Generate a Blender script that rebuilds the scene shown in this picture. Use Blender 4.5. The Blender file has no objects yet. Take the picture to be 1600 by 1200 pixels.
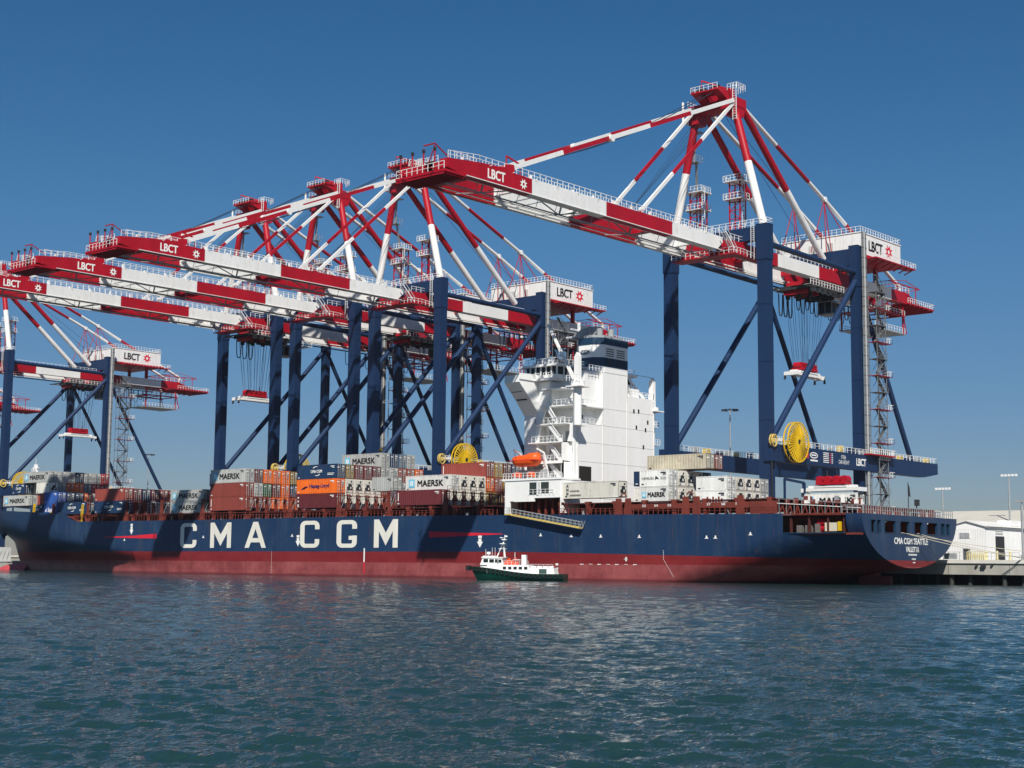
import bpy, math, random
import numpy as np
from mathutils import Vector, Matrix
random.seed(7)
S = bpy.context.scene
COL = S.collection
R = math.radians

# ---------------------------------------------------------------- camera
cam_d = bpy.data.cameras.new('camera'); cam = bpy.data.objects.new('camera', cam_d); COL.objects.link(cam)
YAW, PIT, ROL, FPX = -0.7248, 0.1209, 0.0092, 2329.5
rt = Vector((math.cos(YAW), -math.sin(YAW), 0)); hf = Vector((math.sin(YAW), math.cos(YAW), 0)); zz = Vector((0, 0, 1))
fw = hf*math.cos(PIT) + zz*math.sin(PIT); up = zz*math.cos(PIT) - hf*math.sin(PIT)
r2 = rt*math.cos(ROL) + up*math.sin(ROL); u2 = -rt*math.sin(ROL) + up*math.cos(ROL)
M = Matrix((r2, u2, -fw)).transposed().to_4x4(); M.translation = Vector((0, 0, 2.563))
cam.matrix_world = M
cam_d.sensor_width = 36; cam_d.lens = 36*FPX/1600; cam_d.clip_start = 0.5; cam_d.clip_end = 20000
S.camera = cam
S.render.resolution_x = 1024; S.render.resolution_y = 768

# ---------------------------------------------------------------- light
SUN = Vector((0.69, -0.79, 1.0)).normalized()
elev = math.asin(SUN.z); rot = math.atan2(SUN.x, SUN.y)
W = bpy.data.worlds.new('World'); S.world = W; W.use_nodes = True
nt = W.node_tree; nt.nodes.clear()
o = nt.nodes.new('ShaderNodeOutputWorld'); b = nt.nodes.new('ShaderNodeBackground'); sk = nt.nodes.new('ShaderNodeTexSky')
sk.sky_type = 'NISHITA'; sk.sun_disc = False; sk.sun_elevation = elev; sk.sun_rotation = rot
sk.altitude = 0; sk.air_density = 1.0; sk.dust_density = 0.15; sk.ozone_density = 4.0
b.inputs['Strength'].default_value = 0.056
hs = nt.nodes.new('ShaderNodeHueSaturation'); hs.inputs['Saturation'].default_value = 1.3
nt.links.new(sk.outputs[0], hs.inputs['Color']); tcw = nt.nodes.new('ShaderNodeTexCoord'); sxw = nt.nodes.new('ShaderNodeSeparateXYZ'); rw = nt.nodes.new('ShaderNodeValToRGB'); mw = nt.nodes.new('ShaderNodeMix')
mw.data_type = 'RGBA'; mw.blend_type = 'MULTIPLY'; mw.inputs[0].default_value = 1
nt.links.new(tcw.outputs['Generated'], sxw.inputs[0]); nt.links.new(sxw.outputs['Z'], rw.inputs['Fac'])   # haze painted in: sky colour multiplied darker and bluer towards the horizon
rw.color_ramp.elements[0].position = 0.0; rw.color_ramp.elements[0].color = (0.56, 0.56, 0.70, 1); rw.color_ramp.elements[1].position = 0.22; rw.color_ramp.elements[1].color = (1, 1, 1, 1)
e_ = rw.color_ramp.elements.new(0.08); e_.color = (0.66, 0.69, 0.84, 1)
nt.links.new(hs.outputs[0], mw.inputs[6]); nt.links.new(rw.outputs[0], mw.inputs[7]); nt.links.new(mw.outputs[2], b.inputs[0]); nt.links.new(b.outputs[0], o.inputs[0])
sl = bpy.data.lights.new('sun', 'SUN'); so = bpy.data.objects.new('sun', sl); COL.objects.link(so)
sl.energy = 5.0; sl.angle = R(0.53); sl.color = (1.0, 0.95, 0.87)
so.rotation_euler = (-SUN).to_track_quat('-Z', 'Y').to_euler(); so.location = (0, 0, 200)
S.view_settings.view_transform = 'Standard'; S.view_settings.look = 'None'
S.view_settings.exposure = 0.25; S.view_settings.gamma = 1.0
S.render.engine = 'CYCLES'
S.cycles.max_bounces = 6

# ---------------------------------------------------------------- materials
def nd(nt, t, **k):
    n = nt.nodes.new(t)
    for a, v in k.items(): setattr(n, a, v)
    return n
def mat(name, col, rough=0.5, var=0.12, scale=0.35, stain=None, stain_amt=0.0, metal=0.0, streak=False, spec=0.28, rnd=0.0, stain_scale=None):
    m = bpy.data.materials.new(name); m.use_nodes = True; t = m.node_tree; p = t.nodes['Principled BSDF']
    p.inputs['Roughness'].default_value = rough; p.inputs['Metallic'].default_value = metal
    p.inputs['Specular IOR Level'].default_value = spec
    tc = nd(t, 'ShaderNodeTexCoord'); mp = nd(t, 'ShaderNodeMapping')
    t.links.new(tc.outputs['Object'], mp.inputs[0])
    if streak: mp.inputs['Scale'].default_value = (1, 1, 0.12)
    n = nd(t, 'ShaderNodeTexNoise'); n.inputs['Scale'].default_value = scale; n.inputs['Detail'].default_value = 5
    n.inputs['Roughness'].default_value = 0.65
    t.links.new(mp.outputs[0], n.inputs['Vector'])
    mr = nd(t, 'ShaderNodeMapRange'); mr.inputs['From Min'].default_value = 0.3; mr.inputs['From Max'].default_value = 0.7
    mr.inputs['To Min'].default_value = 1-var; mr.inputs['To Max'].default_value = 1+var*0.6
    t.links.new(n.outputs['Fac'], mr.inputs['Value'])
    mx = nd(t, 'ShaderNodeMix', data_type='RGBA', blend_type='MULTIPLY'); mx.inputs[0].default_value = 1
    mx.inputs[6].default_value = (*col, 1)
    last = mr.outputs[0]
    if rnd:
        oi = nd(t, 'ShaderNodeObjectInfo'); m2 = nd(t, 'ShaderNodeMapRange')
        m2.inputs['To Min'].default_value = 1-rnd; m2.inputs['To Max'].default_value = 1+rnd*0.5
        t.links.new(oi.outputs['Random'], m2.inputs['Value'])
        ml = nd(t, 'ShaderNodeMath', operation='MULTIPLY'); t.links.new(last, ml.inputs[0]); t.links.new(m2.outputs[0], ml.inputs[1]); last = ml.outputs[0]
    t.links.new(last, mx.inputs[7])
    out = mx.outputs[2]
    if stain:
        n2 = nd(t, 'ShaderNodeTexNoise'); n2.inputs['Scale'].default_value = stain_scale or scale*3; n2.inputs['Detail'].default_value = 7; n2.inputs['Roughness'].default_value = 0.75
        mp2 = nd(t, 'ShaderNodeMapping'); mp2.inputs['Location'].default_value = (7, 3, 1); mp2.inputs['Scale'].default_value = (1, 1, 0.3 if streak else 0.6)
        t.links.new(tc.outputs['Object'], mp2.inputs[0]); t.links.new(mp2.outputs[0], n2.inputs['Vector'])
        r2_ = nd(t, 'ShaderNodeMapRange'); r2_.inputs['From Min'].default_value = 0.56; r2_.inputs['From Max'].default_value = 0.72
        r2_.inputs['To Max'].default_value = stain_amt
        t.links.new(n2.outputs['Fac'], r2_.inputs['Value'])
        m3 = nd(t, 'ShaderNodeMix', data_type='RGBA'); t.links.new(r2_.outputs[0], m3.inputs[0])
        t.links.new(out, m3.inputs[6]); m3.inputs[7].default_value = (*stain, 1); out = m3.outputs[2]
    t.links.new(out, p.inputs['Base Color'])
    return m
RUST = (0.16, 0.06, 0.03)
BLUE = mat('crane_blue_paint', (0.009, 0.028, 0.080), 0.45, 0.12, 0.2, (0.025, 0.04, 0.07), 0.4, streak=True)
RED = mat('crane_red_paint', (0.37, 0.005, 0.016), 0.45, 0.2, 0.25, (0.16, 0.02, 0.02), 0.55, streak=True)
WHITE = mat('crane_white_paint', (0.74, 0.74, 0.72), 0.5, 0.08, 0.25, (0.36, 0.31, 0.24), 0.5, streak=True)
RAILW = mat('white_rail_paint', (0.72, 0.73, 0.72), 0.5, 0.05)
DARK = mat('dark_machinery', (0.03, 0.035, 0.04), 0.6, 0.3, 1.0)
ROPE = mat('steel_rope', (0.02, 0.03, 0.05), 0.6, 0.1)
PYEL = mat('faded_yellow_paint', (0.70, 0.62, 0.30), 0.6, 0.1)
GREY = mat('galvanised_steel', (0.30, 0.32, 0.33), 0.5, 0.2, 1.0)
LGREY = mat('pale_grey_cladding', (0.50, 0.50, 0.48), 0.5, 0.12, 0.6)
YELLOW = mat('yellow_paint', (0.66, 0.42, 0.01), 0.45, 0.15, 0.8, (0.35, 0.2, 0.02), 0.5)
YELL2 = mat('pale_yellow_paint', (0.62, 0.46, 0.12), 0.5, 0.15, 0.8)
BLACK = mat('black_lettering', (0.01, 0.011, 0.013), 0.6, 0.1)
LETW = mat('white_lettering', (0.82, 0.82, 0.78), 0.55, 0.06, 0.5)
GLASS = mat('dark_window_glass', (0.015, 0.02, 0.025), 0.12, 0.1)
SHIPW = mat('ship_white_paint', (0.80, 0.80, 0.78), 0.5, 0.06, 0.3, (0.50, 0.40, 0.30), 0.30, streak=True)
SHIPR = mat('ship_deck_red_oxide', (0.17, 0.035, 0.024), 0.6, 0.25, 0.6, (0.06, 0.02, 0.02), 0.6)
SHIPR2 = mat('ship_dark_oxide', (0.07, 0.018, 0.015), 0.7, 0.25, 0.8)
NAVY = mat('funnel_navy_paint', (0.012, 0.042, 0.085), 0.45, 0.1)
ORANGE = mat('lifeboat_orange', (0.85, 0.10, 0.012), 0.4, 0.15, 0.8)
CONC = mat('quay_concrete', (0.36, 0.35, 0.31), 0.8, 0.2, 0.5, (0.18, 0.17, 0.14), 0.5, streak=True)
CONCL = mat('quay_coping', (0.62, 0.60, 0.54), 0.8, 0.12, 0.6)
ASPH = mat('wharf_paving', (0.16, 0.155, 0.15), 0.85, 0.15, 0.1)
GREEN = mat('boat_green_paint', (0.004, 0.045, 0.032), 0.35, 0.15, 0.6)
TYRE = mat('black_rubber', (0.012, 0.012, 0.014), 0.7, 0.2, 2.0)
LOGOB = mat('pale_blue_emblem', (0.15, 0.50, 0.68), 0.5, 0.05)
CREDL = mat('red_stripe_paint', (0.62, 0.02, 0.04), 0.5, 0.1)
ROPEW = mat('mooring_rope', (0.55, 0.50, 0.38), 0.7, 0.15)

# ---------------------------------------------------------------- mesh builder
class MB:
    def __init__(s): s.v = []; s.f = []; s.m = []; s.sm = []
    def add(s, vs, fs, m=0, smooth=False):
        k = len(s.v); s.v += [tuple(v) for v in vs]
        for f in fs: s.f.append(tuple(i+k for i in f)); s.m.append(m); s.sm.append(smooth)
        return s
    def box(s, x0, x1, y0, y1, z0, z1, m=0):
        return s.add([(x0,y0,z0),(x1,y0,z0),(x1,y1,z0),(x0,y1,z0),(x0,y0,z1),(x1,y0,z1),(x1,y1,z1),(x0,y1,z1)],
                     [(0,3,2,1),(4,5,6,7),(0,1,5,4),(1,2,6,5),(2,3,7,6),(3,0,4,7)], m)
    def bar(s, p, q, w, h=None, m=0, roll=None):
        h = h or w; p = Vector(p); q = Vector(q); d = (q-p)
        if d.length < 1e-6: return s
        d.normalize(); ref = Vector(roll) if roll else (Vector((0,0,1)) if abs(d.z) < 0.95 else Vector((1,0,0)))
        a = d.cross(ref).normalized(); b_ = a.cross(d).normalized()
        vs = []
        for c in (p, q):
            for sa, sb in ((-1,-1),(1,-1),(1,1),(-1,1)): vs.append(c + a*sa*w/2 + b_*sb*h/2)
        return s.add(vs, [(0,1,2,3),(7,6,5,4),(0,4,5,1),(1,5,6,2),(2,6,7,3),(3,7,4,0)], m)
    def tube(s, p, q, r, m=0, n=10, r2=None, caps=True):
        r2 = r if r2 is None else r2; p = Vector(p); q = Vector(q); d = (q-p)
        if d.length < 1e-6: return s
        d.normalize(); ref = Vector((0,0,1)) if abs(d.z) < 0.9 else Vector((1,0,0))
        a = d.cross(ref).normalized(); b_ = a.cross(d).normalized(); vs = []
        for c, rr in ((p, r), (q, r2)):
            for i in range(n):
                t = 2*math.pi*i/n; vs.append(c + a*math.cos(t)*rr + b_*math.sin(t)*rr)
        s.add(vs, [(i, (i+1) % n, n+(i+1) % n, n+i) for i in range(n)], m, n > 5)
        if caps: s.add(vs[:n], [tuple(reversed(range(n)))], m); s.add(vs[n:], [tuple(range(n))], m)
        return s
    def path(s, pts, r, m=0, n=5):
        for a, b_ in zip(pts[:-1], pts[1:]): s.tube(a, b_, r, m, n, caps=False)
        return s
    def seg(s, p, q, cuts, mats, r, n=12, rect=None):
        """member from p to q painted in bands: cuts are fractions"""
        p = Vector(p); q = Vector(q); c = [0]+list(cuts)+[1]
        for a, b_, m in zip(c[:-1], c[1:], mats):
            if rect: s.bar(p.lerp(q, a), p.lerp(q, b_), rect[0], rect[1], m)
            else: s.tube(p.lerp(q, a), p.lerp(q, b_), r, m, n, caps=(a == 0 or b_ == 1))
        return s
    def prism(s, poly, ax, a, b_, m=0):
        """polygon (u,v) extruded along ax between a and b; (u,v) are the other two axes in order"""
        def P(u, v, w): return {'x': (w, u, v), 'y': (u, w, v), 'z': (u, v, w)}[ax]
        n = len(poly); vs = [P(u, v, a) for u, v in poly] + [P(u, v, b_) for u, v in poly]
        return s.add(vs, [tuple(range(n)), tuple(range(2*n-1, n-1, -1))] + [(i, n+i, n+(i+1) % n, (i+1) % n) for i in range(n)], m)
    def rail(s, pts, h=1.1, sp=1.8, r=0.045, m=0, mid=True):
        r *= 0.8
        for a, b_ in zip(pts[:-1], pts[1:]):
            a = Vector(a); b_ = Vector(b_); L = (b_-a).length; k = max(1, int(round(L/sp)))
            s.bar(a+Vector((0,0,h)), b_+Vector((0,0,h)), r*2, r*2, m)
            if mid: s.bar(a+Vector((0,0,h*.5)), b_+Vector((0,0,h*.5)), r*1.4, r*1.4, m)
            for i in range(k+1):
                c = a.lerp(b_, i/k); s.bar(c, c+Vector((0,0,h)), r*2, r*2, m)
        return s
    def disc(s, c, r, ax='x', n=24, t=0.1, m=0):
        d = {'x': Vector((t,0,0)), 'y': Vector((0,t,0)), 'z': Vector((0,0,t))}[ax]; c = Vector(c)
        return s.tube(c-d/2, c+d/2, r, m, n)
    def grid(s, rows, m=0, smooth=True, skip=None, flip=False):
        """rows: list of equal-length point lists"""
        k = len(rows[0]); vs = [p for r_ in rows for p in r_]; fs = []
        for i in range(len(rows)-1):
            for j in range(k-1):
                if skip and skip(i, j): continue
                f = (i*k+j, i*k+j+1, (i+1)*k+j+1, (i+1)*k+j); fs.append(f[::-1] if flip else f)
        return s.add(vs, fs, m, smooth)
    def build(s, name, mats, parent=None, org=(0, 0, 0), label=None, bevel=0):
        me = bpy.data.meshes.new(name); ox, oy, oz = org
        me.from_pydata([(x-ox, y-oy, z-oz) for x, y, z in s.v], [], s.f)
        mats = mats if isinstance(mats, (list, tuple)) else [mats]
        for m in mats: me.materials.append(m)
        me.polygons.foreach_set('material_index', s.m); me.polygons.foreach_set('use_smooth', s.sm)
        me.validate(); me.update()
        ob = bpy.data.objects.new(name, me); COL.objects.link(ob)
        if parent: ob.parent = parent
        if label: ob['label'] = label
        return ob
def tag(o_, label, cat, group=None, kind=None):
    if label: o_['label'] = label
    if cat: o_['category'] = cat
    if group: o_['group'] = group
    if kind: o_['kind'] = kind
    return o_
def thing(name, loc, label, cat, group=None, rz=0):
    e = bpy.data.objects.new(name, None); COL.objects.link(e); e.location = loc; e.rotation_euler = (0, 0, rz)
    e.empty_display_size = 1; return tag(e, label, cat, group)
def clone(o_, parent=None):
    c = o_.copy(); COL.objects.link(c); c.parent = parent
    for ch in list(o_.children): clone(ch, c)
    return c
_fc = {}
def text_mesh(txt, bold=0.0):
    if (txt, bold) not in _fc:
        cu = bpy.data.curves.new('t', 'FONT'); cu.body = txt; cu.size = 1; cu.offset = bold; cu.resolution_u = 3
        ob = bpy.data.objects.new('t', cu); COL.objects.link(ob)
        dg = bpy.context.evaluated_depsgraph_get(); me = bpy.data.meshes.new_from_object(ob.evaluated_get(dg))
        vs = np.array([v.co[:2] for v in me.vertices]); fs = [tuple(p.vertices) for p in me.polygons]
        vs -= vs.min(0); sz = vs.max(0); bpy.data.meshes.remove(me); bpy.data.objects.remove(ob); bpy.data.curves.remove(cu)
        _fc[(txt, bold)] = (vs/sz, fs)
    return _fc[(txt, bold)]
def text(mb, txt, org, u, v, w, h, m=0, bold=0.03):
    """flat lettering filling w x h from org along unit vectors u, v; a heavier weight is laid on as a second shifted coat"""
    vs, fs = text_mesh(txt, 0); o_ = Vector(org); u = Vector(u); v = Vector(v); nrm = u.cross(v)
    sh = min(.11*w/max(1, len(txt)), .08*h) if bold > .01 else 0
    for k, (a, b_) in enumerate(((0, 0), (1, 0), (0, 1), (1, 1)) if sh else ((0, 0),)):
        oo = o_+u*a*sh+v*b_*sh*.7+nrm*.004*k
        mb.add([oo+u*float(p[0])*(w-sh)+v*float(p[1])*(h-sh*.7) for p in vs], fs, m)
def star(mb, c, r, u, v, m=0, k=8):
    c = Vector(c); u = Vector(u); v = Vector(v); n = k*2; vs = []
    for i in range(n):
        t = 2*math.pi*i/n + math.pi/k/1; rr = r if i % 2 == 0 else r*0.5
        vs.append(c+u*math.cos(t)*rr+v*math.sin(t)*rr)
    for i in range(n):
        t = 2*math.pi*i/n + math.pi/k/1; vs.append(c+u*math.cos(t)*r*.27+v*math.sin(t)*r*.27)
    mb.add(vs, [(i, (i+1) % n, n+(i+1) % n, n+i) for i in range(n)], m)
#@@CRANES
XA, YC, QZ = -158.84, 239.73, 4.2
X0, X1, Y0 = -11.4, 10.3, 0.0
LY = 35.6
PAN = [(-82.3,-62.6,0),(-62.6,-43.2,1),(-43.2,-23.9,0),(-23.9,-7.6,1)]
PANL = [(-5.6,12,0),(12,28,1),(28,44,0),(44,59.5,1),(59.5,66,0)]
GX = ((4.3, 5.9), (-4.0, -2.4))
CM = [RED, WHITE]
CO = (0, 0, QZ)
def box_member(mb, p, q, w, h, m=0): mb.bar(p, q, w, h, m)

def make_crane():
    c = thing('gantry_crane', (XA, YC, QZ), '', 'crane', 'ship-to-shore cranes along the quay')
    def B(mb, name, mats, parent=c, label=None): return mb.build(name, mats, parent, CO if parent is c else CO, label)
    # legs, with stiffener seams and base sill
    for (x, y, wx, wy, zt) in ((X1,0,2.2,2.0,67.4),(X0,0,2.2,2.0,67.4),(X1-0.2,LY,1.8,1.8,69.2),(X0,LY,1.8,1.8,69.2)):
        m = MB(); zs = [6.4, 18.5, 30, 41, 52, 60.5, zt]
        for k, (a, b_) in enumerate(zip(zs[:-1], zs[1:])):
            g = 0.0 if k < 5 else 0.12
            m.box(x-wx/2-g, x+wx/2+g, y-wy/2-g, y+wy/2+g, a, b_-0.05)
            m.box(x-wx/2-g-.06, x+wx/2+g+.06, y-wy/2-g-.06, y+wy/2+g+.06, b_-.05, b_)
        B(m, 'leg', BLUE)
    for y in (0, LY):
        m = MB(); m.box(X0-4, X1+4, y-0.9, y+0.9, 5.6, 6.4)
        B(m, 'sill_beam', BLUE)
        for x in (X0-2, X0+2, X1-2, X1+2):
            m = MB(); m.box(x-1.6, x+1.6, y-.5, y+.5, 4.75, 5.55)
            for dx in (-1.1, 0, 1.1): m.disc((x+dx, y, 4.6), .38, 'y', 14, .35, 1)
            B(m, 'bogie', [RED, DARK])
    # portal beams with landside extension
    for x, side in ((X1+1.15, 1), (X0-1.15, -1)):
        m = MB(); m.prism([(-1.4,22.2),(60.5,22.2),(66.7,23.1),(66.7,25.4),(-1.4,25.4)], 'x', x-0.9, x+0.9)
        pb = B(m, 'portal_beam', BLUE)
        r_ = MB(); r_.rail([(x+.85*side,1.5,25.4),(x+.85*side,66.5,25.4),(x-.85*side,66.5,25.4),(x-.85*side,1.5,25.4)], 1.1, 1.6, .05)
        r_.build('railing', RAILW, pb, CO)
        g_ = MB()
        for k in range(14):
            y = 9+k*4.1+random.uniform(-1, 1); h = random.uniform(.5, 1.6); w_ = random.uniform(.5, 1.6)
            g_.box(x-.6, x+.5, y, y+w_, 25.4, 25.4+h, k % 3)
        g_.build('equipment_box', [GREY, YELL2, BLUE], pb, CO)
    x = X1+2.06
    pbn = [q for q in c.children if q.name.startswith('portal_beam')][0]
    t_ = MB(); text(t_, 'LBCT', (x,30.3,23.05), (0,1,0), (0,0,1), 4.0, 1.5, 0, .05); t_.build('lettering', LETW, pbn, CO)
    t_ = MB(); text(t_, '175ft', (x,24.2,24.05), (0,1,0), (0,0,1), 1.9, .75, 0, 0); text(t_, 'CAB HEIGHT', (x,23.2,23.05), (0,1,0), (0,0,1), 4.2, .75, 0, 0); t_.build('lettering', LETW, pbn, CO)
    t_ = MB()
    for k in range(6):
        t_.box(x-.01, x, 17.2, 19.3, 24.75-k*.36, 24.9-k*.36); t_.box(x-.01, x, 19.7, 20.2, 24.75-k*.36, 24.9-k*.36, 1); t_.box(x-.01, x, 20.4, 20.9, 24.75-k*.36, 24.9-k*.36)
    t_.build('rating_table', [LETW, CREDL], pbn, CO)
    t_ = MB(); n = 20; c0 = (13.6, 24.1)
    vs = [(x, c0[0]+1.5*math.cos(6.283*i/n), c0[1]+.6*math.sin(6.283*i/n)) for i in range(n)]+[(x, c0[0]+1.25*math.cos(6.283*i/n), c0[1]+.42*math.sin(6.283*i/n)) for i in range(n)]
    t_.add(vs, [(i, (i+1) % n, n+(i+1) % n, n+i) for i in range(n)]); t_.box(x-.01, x, 12.7, 14.5, 24.0, 24.25); t_.box(x-.01, x, 12.3, 15, 22.95, 23.25); t_.build('maker_emblem', LETW, pbn, CO)
    t_ = MB()
    for k in range(3): t_.box(x-.01, x, 9.6+k*.75, 10.1+k*.75, 23.4, 24.6)
    t_.build('red_lettering', CREDL, pbn, CO)
    # ties, braces, struts
    for x in (X1, X0):
        for a, b_, r_, nm in (((x,1,63.9),(x,LY-.9,63.5),.55,'tie_tube'), ((x,LY-.8,61.5),(x,1.0,25.8),.62,'diagonal_brace'), ((x,LY+.8,60.6),(x,58.5,25.4),.55,'outer_strut')):
            m = MB(); m.tube(a, b_, r_, 0, 14); B(m, nm, BLUE)
    m = MB(); m.box(X0+1.2, X1-1.2, -.8, .8, 64.5, 67.1); cb = B(m, 'waterside_cross_beam', BLUE)
    r_ = MB(); r_.rail([(X0,-.95,67.4),(X1+1.1,-.95,67.4),(X1+1.2,1,67.4),(X0,1,67.4)], 1.1, 1.5, .05)
    for k in range(9): r_.bar((X1-2.2,-1.3,64.4+k*.4),(X1-1.5,-1.3,64.4+k*.4),.06,.06)
    r_.bar((X1-2.2,-1.3,61),(X1-2.2,-1.3,68.4),.08,.08); r_.bar((X1-1.5,-1.3,61),(X1-1.5,-1.3,68.4),.08,.08)
    r_.build('railing', RAILW, cb, CO)
    m = MB(); m.box(X0+.9, X1-1.1, LY-.8, LY+.8, 65.0, 68.6); B(m, 'landside_cross_beam', BLUE)
    m = MB()
    for (gx0, gx1) in GX: m.box(gx0-.3, gx1+.3, -.7, .7, 64.25, 64.5); m.box(gx0-.3, gx1+.3, LY-.7, LY+.7, 64.25, 65)
    B(m, 'girder_hanger', RED)
    # boom and trolley girder
    for gi, (a, b_) in enumerate(GX):
        m = MB()
        for y0, y1, k in PAN:
            if y0 < -80: m.prism([(-82.3,62.2),(-79.0,61.7),(-62.6,61.7),(-62.6,64.22),(-66.8,64.3),(-67,65.6),(-68.3,65.5),(-69.4,64.7),(-74.6,64.4),(-82.3,63.6)], 'x', a, b_, k)
            elif y1 > -10: m.prism([(y0,61.7),(-9.4,61.7),(-7.6,63.2),(-7.6,64.22),(y0,64.22)], 'x', a, b_, k)
            else: m.box(a, b_, y0, y1, 61.7, 64.22, k)
        m.box(b_, b_+.12, -79, -8, 61.62, 61.74, 1); m.box(a-.12, a, -79, -8, 61.62, 61.74, 1)
        bm = B(m, 'boom_girder', CM)
        r_ = MB(); r_.rail([(b_-.06,-82,63.6),(b_-.06,-75,64.3)], 1.2, 1.3, .05); r_.rail([(b_-.06,-75,64.3),(b_-.06,-8.5,64.3)], 1.15, 1.45, .05)
        r2_ = MB(); r2_.rail([(a+.06,-80,64.3),(a+.06,-8.5,64.3)], 1.15, 1.45, .05); r2_.build('railing', RAILW, bm, CO)
        for k in range(13): y = -78+k*5.4; r_.bar((b_+.3,y,64.3),(b_-.3,y,64.3),.1,.1); r_.box(a+.3, a+.7, y, y+.25, 64.3, 64.3+random.uniform(.3, 1.0))
        r_.build('railing', RAILW, bm, CO)
        m = MB()
        for y0, y1, k in PANL: 
            if k == 0 and y1 > 60: m.prism([(y0,61.7),(65.5,61.7),(70,62.0),(67,64.22),(y0,64.22)], 'x', a, b_, k)
            else: m.box(a, b_, y0, y1, 61.7, 64.22, k)
        lg = B(m, 'trolley_girder', CM)
        r_ = MB(); r_.rail([(b_-.06,-5,64.3),(b_-.06,34,64.3)], 1.1, 1.5, .05); r2_ = MB(); r2_.rail([(b_-.06,57,64.3),(b_-.06,68,64.3)], 1.1, 1.5, .05); r2_.build('railing', RAILW, lg, CO)
        r_.build('railing', RAILW, lg, CO)
    # rails and underslung walkway truss
    m = MB(); L_ = [-84,-62.6,-43.2,-23.9,-8.5]
    for y0, y1, k in zip(L_[:-1], L_[1:], (0,1,0,1)):
        for x, z, w_ in ((-2.1,62.1,.16),(-2.1,61.3,.22),(3.9,62.0,.14)): m.bar((x,y0,z),(x,y1,z),w_,w_,k)
    m.bar((3.4,-80,60.5),(3.4,-9,60.5),.2,.2,2); m.bar((2.6,-80,60.5),(2.6,-9,60.5),.1,.1,2)
    for y in (-72,-52.8,-33.5,-14.5):
        m.bar((3.4,y,60.5),(3.9,y,61.9),.22,.22,2); m.bar((3.4,y+.2,60.6),(3.9,y+5.5,61.8),.18,.18,2); m.bar((-2.1,y,61.3),(3.4,y,60.5),.14,.14,2)
    for y in np.arange(-78,-10,4.8): m.bar((3.9,y,61.8),(3.4,y,60.5),.07,.07,2)
    for y in (-79,-62,-43,-24,-11): m.box(-2.4, 4.3, y-.35, y+.35, 62.9, 63.9, 0 if y in (-79,) or y == -24 else 1)
    for y in (-33.5,-53): m.bar((3.6,y,60.4),(3.6,y+4.5,61.8),.16,.16,2); m.bar((3.6,y,60.4),(3.6,y-4.5,61.8),.16,.16,2)
    B(m, 'walkway_truss', [RED, WHITE, GREY])
    m = MB()
    for y in (2.5,9,18,27,46,56,65): m.box(-2.4, 4.3, y-.3, y+.3, 63, 64, 0)
    for x, z in ((-2.1,62.0),(-2.1,61.4),(3.6,61.9)): m.bar((x,-5,z),(x,66,z),.16,.2,1)
    B(m, 'girder_cross_tie', [RED, WHITE])
    # boom nose platform
    m = MB(); m.box(-4.4, 6.1, -83.1, -78.2, 61.35, 61.75, 0); m.box(-2.4, 4.3, -78.8, -76.3, 61.45, 61.7, 0); m.box(-2.4,4.3,-80.8,-76.5,63.3,63.4,0)
    for k in range(8): m.box(-4.3, 6.0, -83.0+k*.6, -82.9+k*.6, 61.0, 61.35, 0)
    m.box(-2.4, 4.3, -82.2, -81.7, 61.8, 63.2, 0)
    nose = B(m, 'nose_platform', RED)
    r_ = MB(); r_.rail([(6.0,-83.0,61.75),(-4.3,-83.0,61.75),(-4.3,-79,61.75)], 1.2, 1.2, .05)
    r_.rail([(3.8,-82.1,63.3),(-2.6,-82.1,63.3),(-2.6,-79,63.4)], 1.0, 1.1, .045)
    r_.build('railing', RAILW, nose, CO)
    q = MB()
    for x in (-4.0,-1.4):
        q3 = MB(); q3.tube((x,-82.4,61.8),(x,-82.4,65.2),.13,0,6); q3.box(x-.16, x+.16, -82.6, -82.2, 65.1, 65.6, 1); q3.build('lamp_post', [RED, DARK], nose, CO)
    for x in (1.0,3.4): q.tube((x,-82.4,61.8),(x,-82.4,65.4+.3*(x > 0)),.13,0,6); q.box(x-.16, x+.16, -82.6, -82.2, 65.1, 65.6, 1)
    q.bar((1.0,-82.4,66.2),(3.4,-82.4,66.2),.18,.18); q.bar((1.5,-82.4,62),(3.4,-82.4,66),.12,.12); q.bar((3.4,-82.4,66.2),(3.4,-79,64.5),.15,.15); q.box(1.2,3,-82,-82.2,62,63.6,1)
    q.tube((5.1,-68,65.4),(5.1,-68,67),.12,0,6); q.bar((5.1,-68,67),(5.1,-64.6,66.3),.2,.25); q.bar((5.1,-64.6,66.3),(5.1,-64.6,64.3),.1,.1)
    q.build('sheave_mast', [RED, DARK], nose, CO)
    q = MB(); text(q, 'LBCT', (5.93,-73.2,62.25), (0,1,0), (0,0,1), 4.1, 1.6, 0, .04); star(q, (5.93,-64.7,62.95), .95, (0,1,0), (0,0,1), 0, 8)
    q.build('lettering', LETW, [o_ for o_ in c.children if o_.name.startswith('boom_girder')][0], CO)
    # hinge stair cluster
    m = MB(); m.box(-6, 8.2, -7.4, -4.0, 60.9, 61.1, 0); m.box(4.0, 6.2, -7.0, -5.7, 61.1, 62.6, 0); m.box(-4.2,-2.2,-7.0,-5.7,61.1,62.6,0)
    hp = B(m, 'hinge_platform', RED)
    r_ = MB(); r_.rail([(-6,-7.4,61.1),(8.2,-7.4,61.1),(8.2,-4,61.1),(8.2,2,60.6)], 1.1, 1.1, .05)
    for k in range(8): r_.bar((6.9,-9.5+k*.45,64.6-k*.42),(7.9,-9.5+k*.45,64.6-k*.42),.25,.05)
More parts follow.
